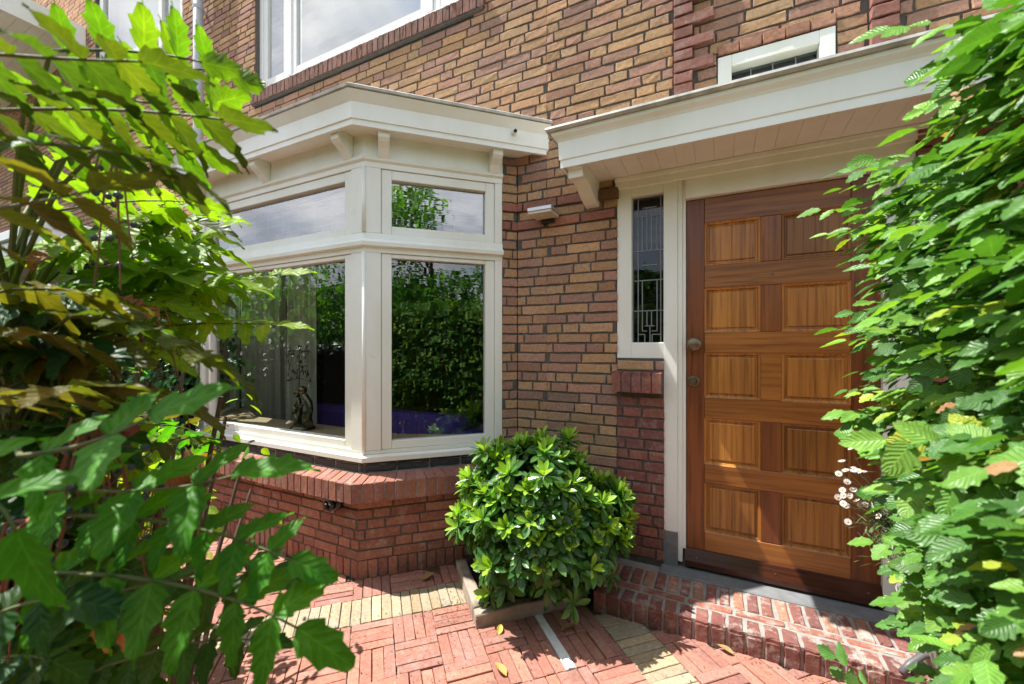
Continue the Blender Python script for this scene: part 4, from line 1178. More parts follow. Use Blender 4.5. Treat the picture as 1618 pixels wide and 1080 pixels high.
# ---- daisy plant in a ribbed pot at the hedge end
pot = empty('flower_pot', (.80, -.30, .10), 'ribbed grey ceramic pot on the doorstep behind the hedge', 'pot')
PX, PY = .80, -.30
m = MB(); m.lathe((PX, PY, .101), [(.085, 0), (.10, .02), (.135, .15), (.150, .24), (.156, .25), (.150, .26), (.135, .25), (.12, .22)], (0, 0, 1), 96, lambda t_, i: .014*math.cos(t_*44) if 0 < i < 4 else 0); m.build('pot_body', M_pot, pot)
m = MB(); m.lathe((PX, PY, .30), [(.120, 0), (.10, .01), (.02, .018)], (0, 0, 1), 24); m.build('soil', M_soil, pot)
ds = empty('daisy_plant', (PX, PY, .31), 'loose daisy plant with small white flowers on thin stalks leaning over the doorstep', 'flowering plant')
m = MB(); fpos = []; pos = []; dr = []; up = []; sz = []; cl = []
FL = [(0.397, -0.62, 0.931), (0.388, -0.62, 0.884), (0.412, -0.60, 0.894), (0.43, -0.62, 0.905), (0.448, -0.60, 0.896), (0.458, -0.62, 0.902), (0.415, -0.61, 0.855), (0.399, -0.62, 0.826), (0.406, -0.60, 0.801), (0.421, -0.62, 0.808), (0.401, -0.62, 0.778), (0.412, -0.61, 0.768), (0.439, -0.62, 0.795), (0.455, -0.60, 0.775), (0.5, -0.62, 0.75), (0.415, -0.62, 0.714), (0.469, -0.60, 0.778), (0.424, -0.62, 0.98), (0.465, -0.60, 0.989), (0.529, -0.62, 0.594), (0.433, -0.61, 0.829), (0.39, -0.60, 0.792)]
for (x, y, z) in FL:
    hub = Vector((.56+rng.normal(0, .02), -.60, .70+(z-.75)*.25)); e = Vector((x, y, z))
    m.tube([(PX-.02, PY, .31), (.66, -.5, .52), hub, (hub+e)/2+Vector((0, 0, .012)), e], [.003, .0025, .0018, .0014, .0010], 5)
    nv = Vector((rng.normal(-.5, .3), rng.normal(-.6, .3), rng.normal(.7, .25))).normalized(); a = nv.orthogonal().normalized(); b = nv.cross(a)
    for k in range(15):
        t_ = 2*math.pi*k/15
        fpos.append((e, a*math.cos(t_)+b*math.sin(t_), nv))
    # narrow green leaves along the stalk
    for kk in range(9):
        f_ = rng.random(); c = hub.lerp(e, f_*.5) if rng.random() < .4 else Vector((.66, -.5, .52)).lerp(hub, rng.random())
        pos.append(tuple(c)); dr.append(rng.normal(0, 1, 3)); up.append((0, 0, 1)); sz.append(rng.uniform(.02, .045)); cl.append(np.array((.10, .16, .06))*rng.normal(1, .15))
for _ in range(420):
    c = np.array([.545, -.60, .70])+rng.normal(0, 1, 3)*np.array([.04, .04, .065]); pos.append(c); dr.append(rng.normal(0, 1, 3)+np.array([0, 0, .6])); up.append((0, .3, 1)); sz.append(rng.uniform(.03, .05)); cl.append(np.array((.13, .20, .09))*rng.normal(1, .15))
m.build('stalks', M_greenstalk, ds)
leaves_mesh('foliage', leaf_template(4, 2, .16, 'ovate', .1, -.1), pos, dr, up, sz, np.clip(cl, .01, 1), M_lbush, ds)
for i in range(0, len(fpos), 15):
    q = fpos[i:i+15]
    fl = leaves_mesh('flower', leaf_template(3, 2, .20, 'obov', .02, -.08), [tuple(p+d*.003) for p, d, n_ in q], [tuple(d+n_*.12) for p, d, n_ in q], [tuple(n_) for p, d, n_ in q], [.0095]*15, [(.8, .8, .8)]*15, M_petal, ds)
    MB().lathe(q[0][0], [(.0035, -.001), (.0035, .0015), (.002, .003)], q[0][2], 10).build('flower_eye', M_yolk, fl)
m = MB(); m.tube([(.62, -.425, .105), (.655, -.40, .135), (.70, -.37, .16), (.76, -.34, .17), (.83, -.30, .165)], .012, 14)
tag(m.build('garden_hose', simple('hose_rubber', (.10, .10, .105), .45, bmp=0), None, True), 'short arc of dark grey garden hose on the doorstep beside the ribbed pot', 'hose')

# ---- mahonia in the left foreground
FRONDS = [
 ((-0.692, -2.321, 1.088), (-0.544, -2.247, 1.073), (-0.427, -2.188, 1.024), 6, 0.072, (0.312, -0.623, 0.717), 'g'),
 ((-0.729, -2.306, 1.140), (-0.585, -2.234, 1.130), (-0.462, -2.172, 1.086), 7, 0.057, (0.296, -0.591, 0.751), 'g'),
 ((-0.736, -2.309, 1.174), (-0.620, -2.251, 1.171), (-0.523, -2.203, 1.190), 3, 0.084, (0.316, -0.406, 0.858), 'g'),
 ((-0.635, -2.348, 1.234), (-0.572, -2.317, 1.247), (-0.515, -2.288, 1.275), 2, 0.074, (0.356, -0.489, 0.796), 'g'),
 ((-0.638, -2.417, 1.238), (-0.579, -2.387, 1.222), (-0.547, -2.371, 1.183), 2, 0.069, (0.317, -0.632, 0.707), 'g'),
 ((-0.878, -2.247, 0.954), (-0.702, -2.181, 1.008), (-0.560, -2.132, 1.028), 5, 0.073, (0.162, -0.324, 0.932), 'd'),
 ((-0.890, -2.208, 0.828), (-0.773, -2.149, 0.868), (-0.665, -2.095, 0.878), 6, 0.061, (0.142, -0.283, 0.949), 'd'),
 ((-0.872, -2.355, 1.637), (-0.695, -2.278, 1.637), (-0.536, -2.209, 1.619), 8, 0.066, (-0.055, 0.222, 0.973), 'o'),
 ((-0.796, -2.384, 1.677), (-0.677, -2.325, 1.666), (-0.573, -2.273, 1.661), 6, 0.067, (-0.114, 0.228, 0.967), 'o'),
 ((-0.866, -2.263, 1.773), (-0.760, -2.210, 1.772), (-0.671, -2.165, 1.757), 4, 0.064, (-0.486, 0.740, 0.465), 'y'),
 ((-0.765, -2.369, 1.571), (-0.620, -2.296, 1.564), (-0.526, -2.249, 1.531), 7, 0.056, (-0.046, 0.205, 0.978), 'o'),
 ((-0.756, -2.386, 1.481), (-0.671, -2.344, 1.494), (-0.593, -2.305, 1.511), 4, 0.074, (-0.023, 0.272, 0.962), 'b'),
 ((-0.929, -2.272, 1.721), (-0.828, -2.221, 1.719), (-0.717, -2.166, 1.700), 5, 0.064, (-0.191, 0.381, 0.905), 'y'),
 ((-1.268, -2.073, 1.465), (-1.151, -2.014, 1.537), (-1.063, -1.970, 1.594), 6, 0.087, (0.411, -0.364, 0.836), 'l'),
 ((-1.294, -2.030, 1.438), (-1.102, -1.934, 1.486), (-0.945, -1.855, 1.522), 9, 0.067, (0.371, -0.509, 0.777), 'l'),
 ((-1.216, -2.047, 1.382), (-1.060, -1.969, 1.397), (-0.905, -1.891, 1.395), 8, 0.070, (0.191, -0.381, 0.905), 'l'),
 ((-1.177, -2.083, 1.504), (-1.054, -2.021, 1.513), (-0.945, -1.967, 1.493), 6, 0.080, (0.149, -0.298, 0.943), 'l'),
 ((-1.389, -2.078, 1.571), (-1.266, -2.016, 1.593), (-1.143, -1.954, 1.593), 6, 0.083, (0.298, -0.348, 0.889), 'l'),
 ((-1.445, -2.049, 1.502), (-1.330, -1.992, 1.502), (-1.215, -1.934, 1.469), 6, 0.087, (0.298, -0.348, 0.889), 'l'),
 ((-1.488, -2.071, 1.373), (-1.373, -2.013, 1.397), (-1.258, -1.956, 1.389), 6, 0.087, (0.298, -0.348, 0.889), 'l'),
 ((-1.225, -1.995, 1.632), (-1.171, -1.968, 1.655), (-1.102, -1.934, 1.662), 4, 0.083, (0.260, -0.260, 0.930), 'l'),
 ((-0.842, -2.251, 1.388), (-0.743, -2.201, 1.374), (-0.649, -2.154, 1.319), 6, 0.073, (-0.135, 0.269, 0.954), 'o'),
 ((-1.042, -2.183, 1.256), (-0.940, -2.132, 1.271), (-0.858, -2.091, 1.242), 4, 0.080, (-0.092, 0.184, 0.979), 'b'),
 ((-0.981, -2.321, 1.347), (-0.916, -2.288, 1.370), (-0.842, -2.251, 1.352), 4, 0.078, (-0.047, 0.328, 0.943), 'b'),
 ((-1.177, -2.195, 1.513), (-1.068, -2.140, 1.568), (-0.980, -2.096, 1.605), 6, 0.088, (0.284, -0.331, 0.900), 'l'),
 ((-1.221, -2.217, 1.586), (-1.068, -2.140, 1.621), (-0.926, -2.069, 1.625), 6, 0.083, (-0.237, 0.474, 0.848), 'l'),
 ((-1.030, -2.211, 1.667), (-0.922, -2.156, 1.692), (-0.813, -2.102, 1.683), 5, 0.079, (-0.280, 0.559, 0.781), 'y'),
 ((-0.925, -2.180, 1.695), (-0.848, -2.142, 1.727), (-0.772, -2.104, 1.754), 4, 0.071, (-0.328, 0.655, 0.680), 'y'),
 ((-0.836, -2.181, 1.756), (-0.764, -2.144, 1.786), (-0.696, -2.111, 1.776), 3, 0.067, (-0.380, 0.758, 0.530), 'y'),
 ((-1.227, -2.164, 1.329), (-1.123, -2.112, 1.348), (-1.030, -2.065, 1.329), 5, 0.083, (0.097, -0.194, 0.976), 'l'),
 ((-1.324, -2.157, 1.685), (-1.226, -2.108, 1.713), (-1.128, -2.058, 1.699), 5, 0.085, (-0.200, 0.400, 0.894), 'l'),
 ((-1.144, -2.179, 1.171), (-1.090, -2.151, 1.171), (-1.035, -2.124, 1.134), 4, 0.076, (0.446, -0.667, 0.597), 'l'),
 ((-1.349, -2.169, 1.218), (-1.263, -2.126, 1.204), (-1.189, -2.089, 1.149), 4, 0.083, (0.446, -0.667, 0.597), 'l'),
 ((-1.276, -2.244, 1.501), (-1.177, -2.195, 1.531), (-1.079, -2.146, 1.525), 5, 0.081, (0.142, -0.283, 0.949), 'l'),
 ((-0.965, -2.312, 1.416), (-0.883, -2.271, 1.429), (-0.801, -2.230, 1.416), 5, 0.077, (-0.162, 0.324, 0.932), 'b'),
 ((-0.804, -2.344, 1.274), (-0.749, -2.316, 1.289), (-0.695, -2.289, 1.297), 4, 0.076, (-0.097, 0.194, 0.976), 'b'),
 ((-0.736, -2.365, 1.026), (-0.687, -2.341, 1.061), (-0.631, -2.313, 1.068), 3, 0.065, (0.291, -0.582, 0.759), 'd'),
 ((-1.514, -1.992, 1.665), (-1.376, -1.923, 1.732), (-1.239, -1.854, 1.718), 6, 0.081, (-0.052, 0.364, 0.930), 'l'),
 ((-1.150, -2.108, 1.592), (-1.065, -2.065, 1.616), (-0.979, -2.022, 1.606), 6, 0.081, (0.260, -0.260, 0.930), 'o'),
 ((-1.309, -2.121, 1.558), (-1.223, -2.078, 1.613), (-1.137, -2.035, 1.602), 6, 0.081, (0.260, -0.260, 0.930), 'l'),
 ((-1.412, -2.001, 1.626), (-1.299, -1.944, 1.651), (-1.186, -1.888, 1.638), 6, 0.081, (-0.052, 0.364, 0.930), 'o'),
 ((-1.368, -2.164, 1.556), (-1.254, -2.107, 1.584), (-1.140, -2.050, 1.573), 6, 0.081, (0.330, -0.424, 0.843), 'l'),
 ((-1.357, -2.002, 1.560), (-1.245, -1.946, 1.593), (-1.133, -1.889, 1.580), 6, 0.081, (-0.052, 0.364, 0.930), 'l'),
 ((-1.249, -2.054, 1.505), (-1.152, -2.005, 1.533), (-1.055, -1.957, 1.521), 6, 0.081, (0.330, -0.424, 0.843), 'l'),
 ((-1.219, -2.159, 1.463), (-1.123, -2.111, 1.511), (-1.026, -2.062, 1.500), 6, 0.081, (0.260, -0.260, 0.930), 'l'),
 ((-1.247, -2.068, 1.459), (-1.144, -2.017, 1.502), (-1.042, -1.965, 1.490), 6, 0.081, (-0.052, 0.364, 0.930), 'l'),
 ((-1.382, -1.990, 1.436), (-1.285, -1.942, 1.505), (-1.189, -1.893, 1.492), 6, 0.081, (0.330, -0.424, 0.843), 'o'),
 ((-1.186, -2.128, 1.422), (-1.109, -2.089, 1.447), (-1.032, -2.050, 1.437), 6, 0.081, (0.330, -0.424, 0.843), 'l'),
 ((-1.235, -2.052, 1.390), (-1.130, -2.000, 1.427), (-1.025, -1.947, 1.416), 6, 0.081, (-0.052, 0.364, 0.930), 'l'),
 ((-1.607, -2.087, 1.342), (-1.477, -2.022, 1.414), (-1.346, -1.956, 1.400), 6, 0.081, (0.330, -0.424, 0.843), 'o'),
 ((-1.528, -2.110, 1.311), (-1.422, -2.057, 1.382), (-1.316, -2.003, 1.369), 6, 0.081, (0.260, -0.260, 0.930), 'l'),
 ((-1.304, -2.096, 1.330), (-1.208, -2.048, 1.358), (-1.112, -2.000, 1.346), 6, 0.081, (0.330, -0.424, 0.843), 'l'),
 ((-1.526, -2.072, 1.314), (-1.410, -2.014, 1.340), (-1.294, -1.956, 1.327), 6, 0.081, (-0.052, 0.364, 0.930), 'o'),
 ((-1.089, -2.260, 1.379), (-1.026, -2.228, 1.416), (-0.963, -2.197, 1.407), 6, 0.076, (0.316, -0.406, 0.858), 'd'),
 ((-1.580, -2.289, 0.678), (-1.495, -2.246, 0.696), (-1.409, -2.203, 0.685), 6, 0.076, (-0.050, 0.345, 0.937), 'd'),
 ((-1.015, -2.253, 1.326), (-0.953, -2.222, 1.349), (-0.891, -2.191, 1.341), 6, 0.076, (0.316, -0.406, 0.858), 'b'),
 ((-1.474, -2.231, 1.150), (-1.370, -2.178, 1.215), (-1.265, -2.126, 1.204), 6, 0.076, (0.247, -0.246, 0.937), 'b'),
 ((-1.300, -2.284, 0.896), (-1.233, -2.251, 0.948), (-1.166, -2.217, 0.939), 6, 0.076, (0.316, -0.406, 0.858), 'd'),
 ((-1.164, -2.206, 0.698), (-1.085, -2.166, 0.724), (-1.006, -2.126, 0.715), 6, 0.076, (0.316, -0.406, 0.858), 'd'),
 ((-1.030, -2.299, 1.082), (-0.969, -2.269, 1.121), (-0.907, -2.238, 1.113), 6, 0.076, (0.247, -0.246, 0.937), 'd'),
 ((-1.316, -2.206, 0.903), (-1.239, -2.167, 0.929), (-1.162, -2.129, 0.918), 6, 0.076, (0.247, -0.246, 0.937), 'd'),
 ((-1.140, -2.252, 0.754), (-1.056, -2.210, 0.771), (-0.972, -2.168, 0.762), 6, 0.076, (0.316, -0.406, 0.858), 'd'),
 ((-1.198, -2.300, 0.892), (-1.136, -2.269, 0.922), (-1.074, -2.238, 0.913), 6, 0.076, (-0.050, 0.345, 0.937), 'd'),
 ((-1.410, -2.207, 1.142), (-1.316, -2.160, 1.172), (-1.222, -2.113, 1.161), 6, 0.076, (0.316, -0.406, 0.858), 'b'),
 ((-1.170, -2.201, 0.905), (-1.079, -2.156, 0.941), (-0.989, -2.111, 0.931), 6, 0.076, (0.316, -0.406, 0.858), 'd'),
 ((-0.979, -2.268, 1.177), (-0.923, -2.240, 1.211), (-0.867, -2.212, 1.203), 6, 0.076, (0.247, -0.246, 0.937), 'd'),
 ((-1.212, -2.259, 0.854), (-1.135, -2.220, 0.892), (-1.057, -2.181, 0.883), 6, 0.076, (-0.050, 0.345, 0.937), 'd'),
 ((-1.415, -2.285, 0.667), (-1.333, -2.244, 0.686), (-1.251, -2.203, 0.676), 6, 0.076, (-0.050, 0.345, 0.937), 'd'),
 ((-0.996, -2.244, 0.936), (-0.918, -2.205, 0.981), (-0.840, -2.166, 0.973), 6, 0.076, (0.316, -0.406, 0.858), 'd'),
 ((-1.326, -2.299, 1.288), (-1.267, -2.269, 1.315), (-1.207, -2.240, 1.306), 6, 0.076, (-0.050, 0.345, 0.937), 'd'),
 ((-1.145, -2.251, 1.249), (-1.078, -2.217, 1.301), (-1.012, -2.184, 1.292), 6, 0.076, (0.247, -0.246, 0.937), 'b'),
 ((-1.288, -2.249, 0.910), (-1.196, -2.203, 0.935), (-1.105, -2.157, 0.925), 6, 0.076, (0.247, -0.246, 0.937), 'd'),
 ((-1.422, -2.217, 1.146), (-1.320, -2.166, 1.180), (-1.218, -2.115, 1.169), 6, 0.076, (-0.050, 0.345, 0.937), 'd'),
 ((-1.394, -2.297, 1.116), (-1.314, -2.257, 1.173), (-1.233, -2.216, 1.163), 6, 0.076, (0.316, -0.406, 0.858), 'd'),
 ((-0.986, -2.261, 1.185), (-0.936, -2.236, 1.216), (-0.887, -2.211, 1.208), 6, 0.076, (-0.050, 0.345, 0.937), 'd'),
 ((-1.149, -2.224, 1.158), (-1.074, -2.186, 1.213), (-0.999, -2.149, 1.204), 6, 0.076, (0.247, -0.246, 0.937), 'd'),
 ((-1.528, -2.235, 0.585), (-1.422, -2.182, 0.630), (-1.317, -2.129, 0.619), 6, 0.076, (0.247, -0.246, 0.937), 'd'),
 ((-1.581, -2.250, 1.177), (-1.510, -2.214, 1.205), (-1.439, -2.179, 1.194), 6, 0.076, (0.247, -0.246, 0.937), 'd'),
 ((-1.103, -2.269, 1.411), (-1.023, -2.228, 1.421), (-0.943, -2.188, 1.412), 6, 0.076, (0.316, -0.406, 0.858), 'b'),
 ((-1.497, -2.211, 1.399), (-1.417, -2.171, 1.455), (-1.336, -2.131, 1.444), 6, 0.076, (0.316, -0.406, 0.858), 'd'),
 ((-1.217, -2.234, 0.774), (-1.149, -2.200, 0.831), (-1.081, -2.166, 0.822), 6, 0.076, (-0.050, 0.345, 0.937), 'd'),
 ((-1.349, -2.202, 0.942), (-1.279, -2.167, 0.968), (-1.209, -2.132, 0.958), 6, 0.076, (-0.050, 0.345, 0.937), 'd'),
 ((-1.142, -2.249, 0.981), (-1.085, -2.221, 1.020), (-1.029, -2.193, 1.011), 6, 0.076, (-0.050, 0.345, 0.937), 'd'),
 ((-1.053, -2.294, 1.393), (-0.985, -2.260, 1.429), (-0.917, -2.226, 1.421), 6, 0.076, (0.316, -0.406, 0.858), 'd'),
 ((-1.403, -2.248, 0.793), (-1.319, -2.206, 0.837), (-1.234, -2.164, 0.826), 6, 0.076, (0.247, -0.246, 0.937), 'b'),
 ((-1.397, -2.241, 0.727), (-1.308, -2.196, 0.784), (-1.220, -2.152, 0.774), 6, 0.076, (0.247, -0.246, 0.937), 'b'),
 ((-1.160, -2.228, 1.375), (-1.081, -2.188, 1.398), (-1.002, -2.149, 1.388), 6, 0.076, (0.247, -0.246, 0.937), 'b'),
 ((-1.277, -2.263, 1.318), (-1.200, -2.224, 1.343), (-1.124, -2.186, 1.333), 6, 0.076, (0.316, -0.406, 0.858), 'd'),
 ((-1.245, -2.331, 1.067), (-1.170, -2.294, 1.080), (-1.096, -2.257, 1.071), 6, 0.076, (0.316, -0.406, 0.858), 'd'),
 ((-1.476, -2.178, 1.394), (-1.367, -2.123, 1.446), (-1.257, -2.068, 1.435), 6, 0.076, (0.316, -0.406, 0.858), 'd'),
 ((-1.042, -2.288, 1.312), (-0.971, -2.252, 1.356), (-0.899, -2.216, 1.348), 6, 0.076, (0.247, -0.246, 0.937), 'd'),
 ((-1.519, -2.272, 1.085), (-1.446, -2.235, 1.099), (-1.373, -2.198, 1.088), 6, 0.076, (0.316, -0.406, 0.858), 'd'),
 ((-1.060, -2.316, 1.333), (-1.010, -2.291, 1.364), (-0.960, -2.266, 1.356), 6, 0.076, (-0.050, 0.345, 0.937), 'd'),
 ((-1.497, -2.304, 0.928), (-1.430, -2.270, 0.963), (-1.363, -2.237, 0.953), 6, 0.076, (0.247, -0.246, 0.937), 'b'),
 ((-1.176, -2.340, 1.165), (-1.106, -2.305, 1.199), (-1.037, -2.270, 1.190), 6, 0.076, (-0.050, 0.345, 0.937), 'd'),
 ((-1.030, -2.299, 0.849), (-0.976, -2.272, 0.866), (-0.922, -2.245, 0.858), 6, 0.076, (0.247, -0.246, 0.937), 'd'),
 ((-1.469, -2.270, 1.330), (-1.391, -2.231, 1.350), (-1.313, -2.192, 1.340), 6, 0.076, (-0.050, 0.345, 0.937), 'd'),
 ((-1.448, -2.213, 1.136), (-1.378, -2.178, 1.175), (-1.309, -2.144, 1.164), 6, 0.076, (0.247, -0.246, 0.937), 'd'),
 ((-1.437, -2.232, 0.726), (-1.359, -2.193, 0.739), (-1.281, -2.154, 0.728), 6, 0.076, (-0.050, 0.345, 0.937), 'd'),
]

mah = empty('mahonia_shrub', (-1.25, -2.2, 0), 'large backlit mahonia shrub with spiny pinnate leaves filling the left foreground', 'shrub')
HM = [holly_template(3, .48, .12, -.14), holly_template(4, .45, .18, -.26), holly_template(3, .52, .05, -.20)]
TONE = {'l': [(.20, .33, .028), (.24, .37, .03), (.16, .29, .026)],  # 'l' leaves brightened in colour, standing in for sun the upper fronds block
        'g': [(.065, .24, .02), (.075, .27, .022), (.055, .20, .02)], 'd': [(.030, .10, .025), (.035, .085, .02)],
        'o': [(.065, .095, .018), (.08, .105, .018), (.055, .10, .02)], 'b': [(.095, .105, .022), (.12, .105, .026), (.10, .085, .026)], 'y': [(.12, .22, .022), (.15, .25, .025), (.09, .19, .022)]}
pos = []; dr = []; up = []; sz = []; cl = []; stem = MB(); petio = MB()
def frond(b, mid, t_, n, L_, nv, tone, trunk=True):
    b, mid, t_, nv = (np.array(v, float) for v in (b, mid, t_, nv))
    ctrl = 2*mid-.5*(b+t_)
    def pt(f): return (1-f)**2*b+2*f*(1-f)*ctrl+f*f*t_
    def tg(f): return norm(2*(1-f)*(ctrl-b)+2*f*(t_-ctrl))
    pts = [pt(i/10) for i in range(11)]
    petio.tube(pts, list(np.linspace(.0026, .0012, 11)), 6)
    if trunk:
        a = np.array([-1.22, -2.22, min(2.2, b[2]*.8+.1)]); petio.tube([a, (a+b)/2+np.array([0, 0, .05]), b], [.005, .004, .0026], 6)
    pal_ = TONE[tone]
    for i in range(n):
        f = (i+.35)/(n+.1); p = pt(f); d = tg(f); sd_ = norm(np.cross(nv, d)); 
        for sg in (-1, 1):
            dd = norm(sd_*sg*1.0+d*rng.uniform(.2, .5)+rng.normal(0, .10, 3) - nv*rng.uniform(.05, .40))
            upv = norm(nv*1.0 + sd_*sg*rng.uniform(-.1, .45) + rng.normal(0, .10, 3))
            pos.append(p); dr.append(dd); up.append(upv); sz.append(L_*rng.uniform(.88, 1.10)*(1-.12*abs(f-.5))); 
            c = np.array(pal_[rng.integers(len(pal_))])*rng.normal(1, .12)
            if rng.random() < .006: c = np.array((.26, .12, .03))
            cl.append(c)
    d = tg(1.0); pos.append(t_-d*.004); dr.append(d+rng.normal(0, .05, 3)); up.append(nv+rng.normal(0, .1, 3)); sz.append(L_*1.12); cl.append(np.array(pal_[0]))
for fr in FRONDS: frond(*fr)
# the rest of the crown: whorls of fronds on the stems further left and behind
def right_of(p):      # sideways slope as seen from the path in front of the door
    v = p-np.array([0, -2.5, 1.344]); fw = -.4479*v[0]+.8941*v[1]; return (v[0]*.8941+v[1]*.4479)/max(fw, .05), fw
tops = []
for (tx, ty, h) in ((-1.38, -2.00, 1.40), (-1.30, -1.80, 1.20), (-1.65, -1.95, 1.35), (-1.12, -2.02, 1.05), (-1.55, -1.65, 1.10), (-1.8, -1.8, 1.30), (-1.35, -2.1, .95), (-1.9, -1.6, 1.4), (-1.45, -1.85, .75), (-1.7, -1.5, .9), (-1.6, -1.9, .8), (-1.9, -1.75, 1.0), (-2.1, -1.55, 1.1), (-1.5, -2.0, 1.1), (-2.2, -1.9, 1.2), (-1.9, -1.35, .7), (-1.25, -2.05, .75)):
    bx, by = -1.45+(tx+1.45)*.35, -2.0+(ty+2.0)*.35
    stem.tube([(bx, by, -.02), ((bx+tx)/2-.03, (by+ty)/2, h*.5), (tx, ty, h)], [.011, .008, .006], 8)
    for k in range(17):
        a = k*2.4+rng.normal(0, .2); el = rng.uniform(-.25, .45); L1 = rng.uniform(.26, .40)
        b = np.array([tx, ty, h-rng.uniform(0, .25)]); d = np.array([math.cos(a)*math.cos(el), math.sin(a)*math.cos(el), math.sin(el)])
        t_ = b+d*L1; r1, f1 = right_of(t_); r2, f2 = right_of((b+t_)/2)
        if f1 < .72 or f2 < .60 or r1 > -1.0 or t_[2] > 1.45 or t_[1] < -2.75: continue
        mid = (b+t_)/2+np.array([0, 0, .05]); t_[2] -= .04
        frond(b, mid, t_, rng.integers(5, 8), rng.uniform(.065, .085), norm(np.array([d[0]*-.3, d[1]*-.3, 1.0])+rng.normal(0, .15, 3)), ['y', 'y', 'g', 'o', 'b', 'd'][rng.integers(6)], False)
leaves_mesh('foliage', HM, pos, dr, up, sz, np.clip(cl, .01, 1), M_lmah, mah)
stem.build('stems', M_bark, mah); petio.build('leaf_stalks', M_greenstalk, mah)
# reddish fruit stalks with bloomed berries, a few dead leaves
fs = MB(); bpos = []
for (bx, by, bz, n_, sp) in ((-.72, -2.26, 1.24, 9, .13), (-.86, -2.22, 1.22, 8, .14), (-.98, -2.10, 1.42, 9, .15), (-.90, -2.18, 1.66, 5, .10), (-1.0, -2.05, 1.10, 7, .16), (-.80, -2.30, 1.12, 7, .12)):
    for k in range(n_):
        a = rng.uniform(0, 6.28); e = np.array([bx+math.cos(a)*sp*.6, by+math.sin(a)*sp*.35, bz-rng.uniform(.06, .24)]); md = (np.array([bx, by, bz])+e)/2+np.array([0, 0, .05])
        fs.tube([(bx, by, bz), md, e], [.0022, .0017, .001], 5)
        for j in range(rng.integers(3, 9)):
            f = rng.uniform(.35, 1); q = (1-f)**2*np.array([bx, by, bz])+2*f*(1-f)*md+f*f*e; w_ = rng.normal(0, .011, 3); fs.tube([q, q+w_], [.0009, .0008], 4); bpos.append(q+w_*1.3)
fs.build('fruit_stalks', M_redstalk, mah)
for q in bpos:
    if rng.random() < .4: continue
    bb = MB(); bb.lathe(q, [(.0012, -.0055), (.0042, -.0035), (.0055, 0), (.0044, .0035), (.0015, .0058)], (rng.normal(0, .3), 0, 1), 10); bb.build('berry', M_berry, mah, True)
dp = [((-.60, -2.30, 1.045), (.2, .1, -1), .036), ((-.575, -2.29, 1.04), (-.1, .1, -1), .03), ((-1.02, -2.15, 1.42), (1, .2, -.1), .11), ((-.95, -2.2, 1.20), (1, .3, .1), .10), ((-.70, -2.2, 1.16), (.9, .4, .1), .05)]
leaves_mesh('dead_leaves', HM, [d[0] for d in dp], [d[1] for d in dp], [(.3, -.8, .4)]*len(dp), [d[2] for d in dp], [(.42, .17, .04), (.45, .20, .04), (.33, .12, .035), (.28, .07, .03), (.35, .10, .03)], M_ldry, mah)

# ---- ivy beside the bay
ivy = empty('ivy', (-4.6, -.7, 0), 'dark green ivy mass climbing beside the left end of the bay window', 'ivy')
pos = []; n = 9000
x = rng.uniform(-8.5, -3.62, n); zt = 1.62+.35*np.sin(x*2.1)+.18*np.sin(x*5.7)+np.clip(-x-5, 0, 3)*.18; z = rng.uniform(0, 1, n)**.8*zt
yf = -1.15+.16*np.sin(x*3+z*2.5)+.10*np.sin(z*7)-.25*(1-z/zt)+np.clip(-x-4.5, 0, 2)*-.25 + .45*np.clip((z/zt-.75)*4, 0, 1)
edge = np.clip((x+3.95)/.33, 0, 1); yf = yf*(1-edge)+(-.80)*edge
y = yf + rng.uniform(-.03, .14, n)
pos = np.stack([x, y, z], 1); pos[:, 2] = np.maximum(pos[:, 2], .02)
pt_ = np.stack([rng.uniform(-8.5, -3.7, 3500), rng.uniform(-1.1, -.2, 3500), np.zeros(3500)], 1); pt_[:, 2] = 1.62+.35*np.sin(pt_[:, 0]*2.1)+.18*np.sin(pt_[:, 0]*5.7)+np.clip(-pt_[:, 0]-5, 0, 3)*.18+rng.uniform(-.1, .04, 3500)
er = np.stack([np.full(1500, -3.60)+rng.uniform(-.12, .02, 1500), rng.uniform(-.86, -.74, 1500), rng.uniform(.02, 1.5, 1500)], 1)
pos = np.vstack([pos, pt_, er]); n = len(pos)
dirs = np.stack([rng.normal(.1, .7, n), rng.normal(-.3, .3, n), rng.normal(-.7, .4, n)], 1); ups = np.stack([rng.normal(0, .35, n), rng.normal(-.8, .3, n), rng.normal(.6, .35, n)], 1)
IV = [leaf_template(7, 4, .95, 'ivy', .08, -.15), leaf_template(7, 4, .85, 'ivy', .14, -.25)]
leaves_mesh('foliage', IV, pos, dirs, ups, rng.uniform(.04, .075, n), colmix(n, [(.025, .085, .025), (.035, .11, .03), (.045, .14, .035), (.06, .18, .04), (.02, .07, .025)], .18), M_livy, ivy)
m = MB()
for _ in range(60):
    x_ = rng.uniform(-8, -3.7); m.tube([(x_, -.6, 0), (x_+rng.normal(0, .1), -.7, .8), (x_+rng.normal(0, .2), -.6, 1.5)], [.014, .009, .004], 6)
m.build('stems', M_bark, ivy)
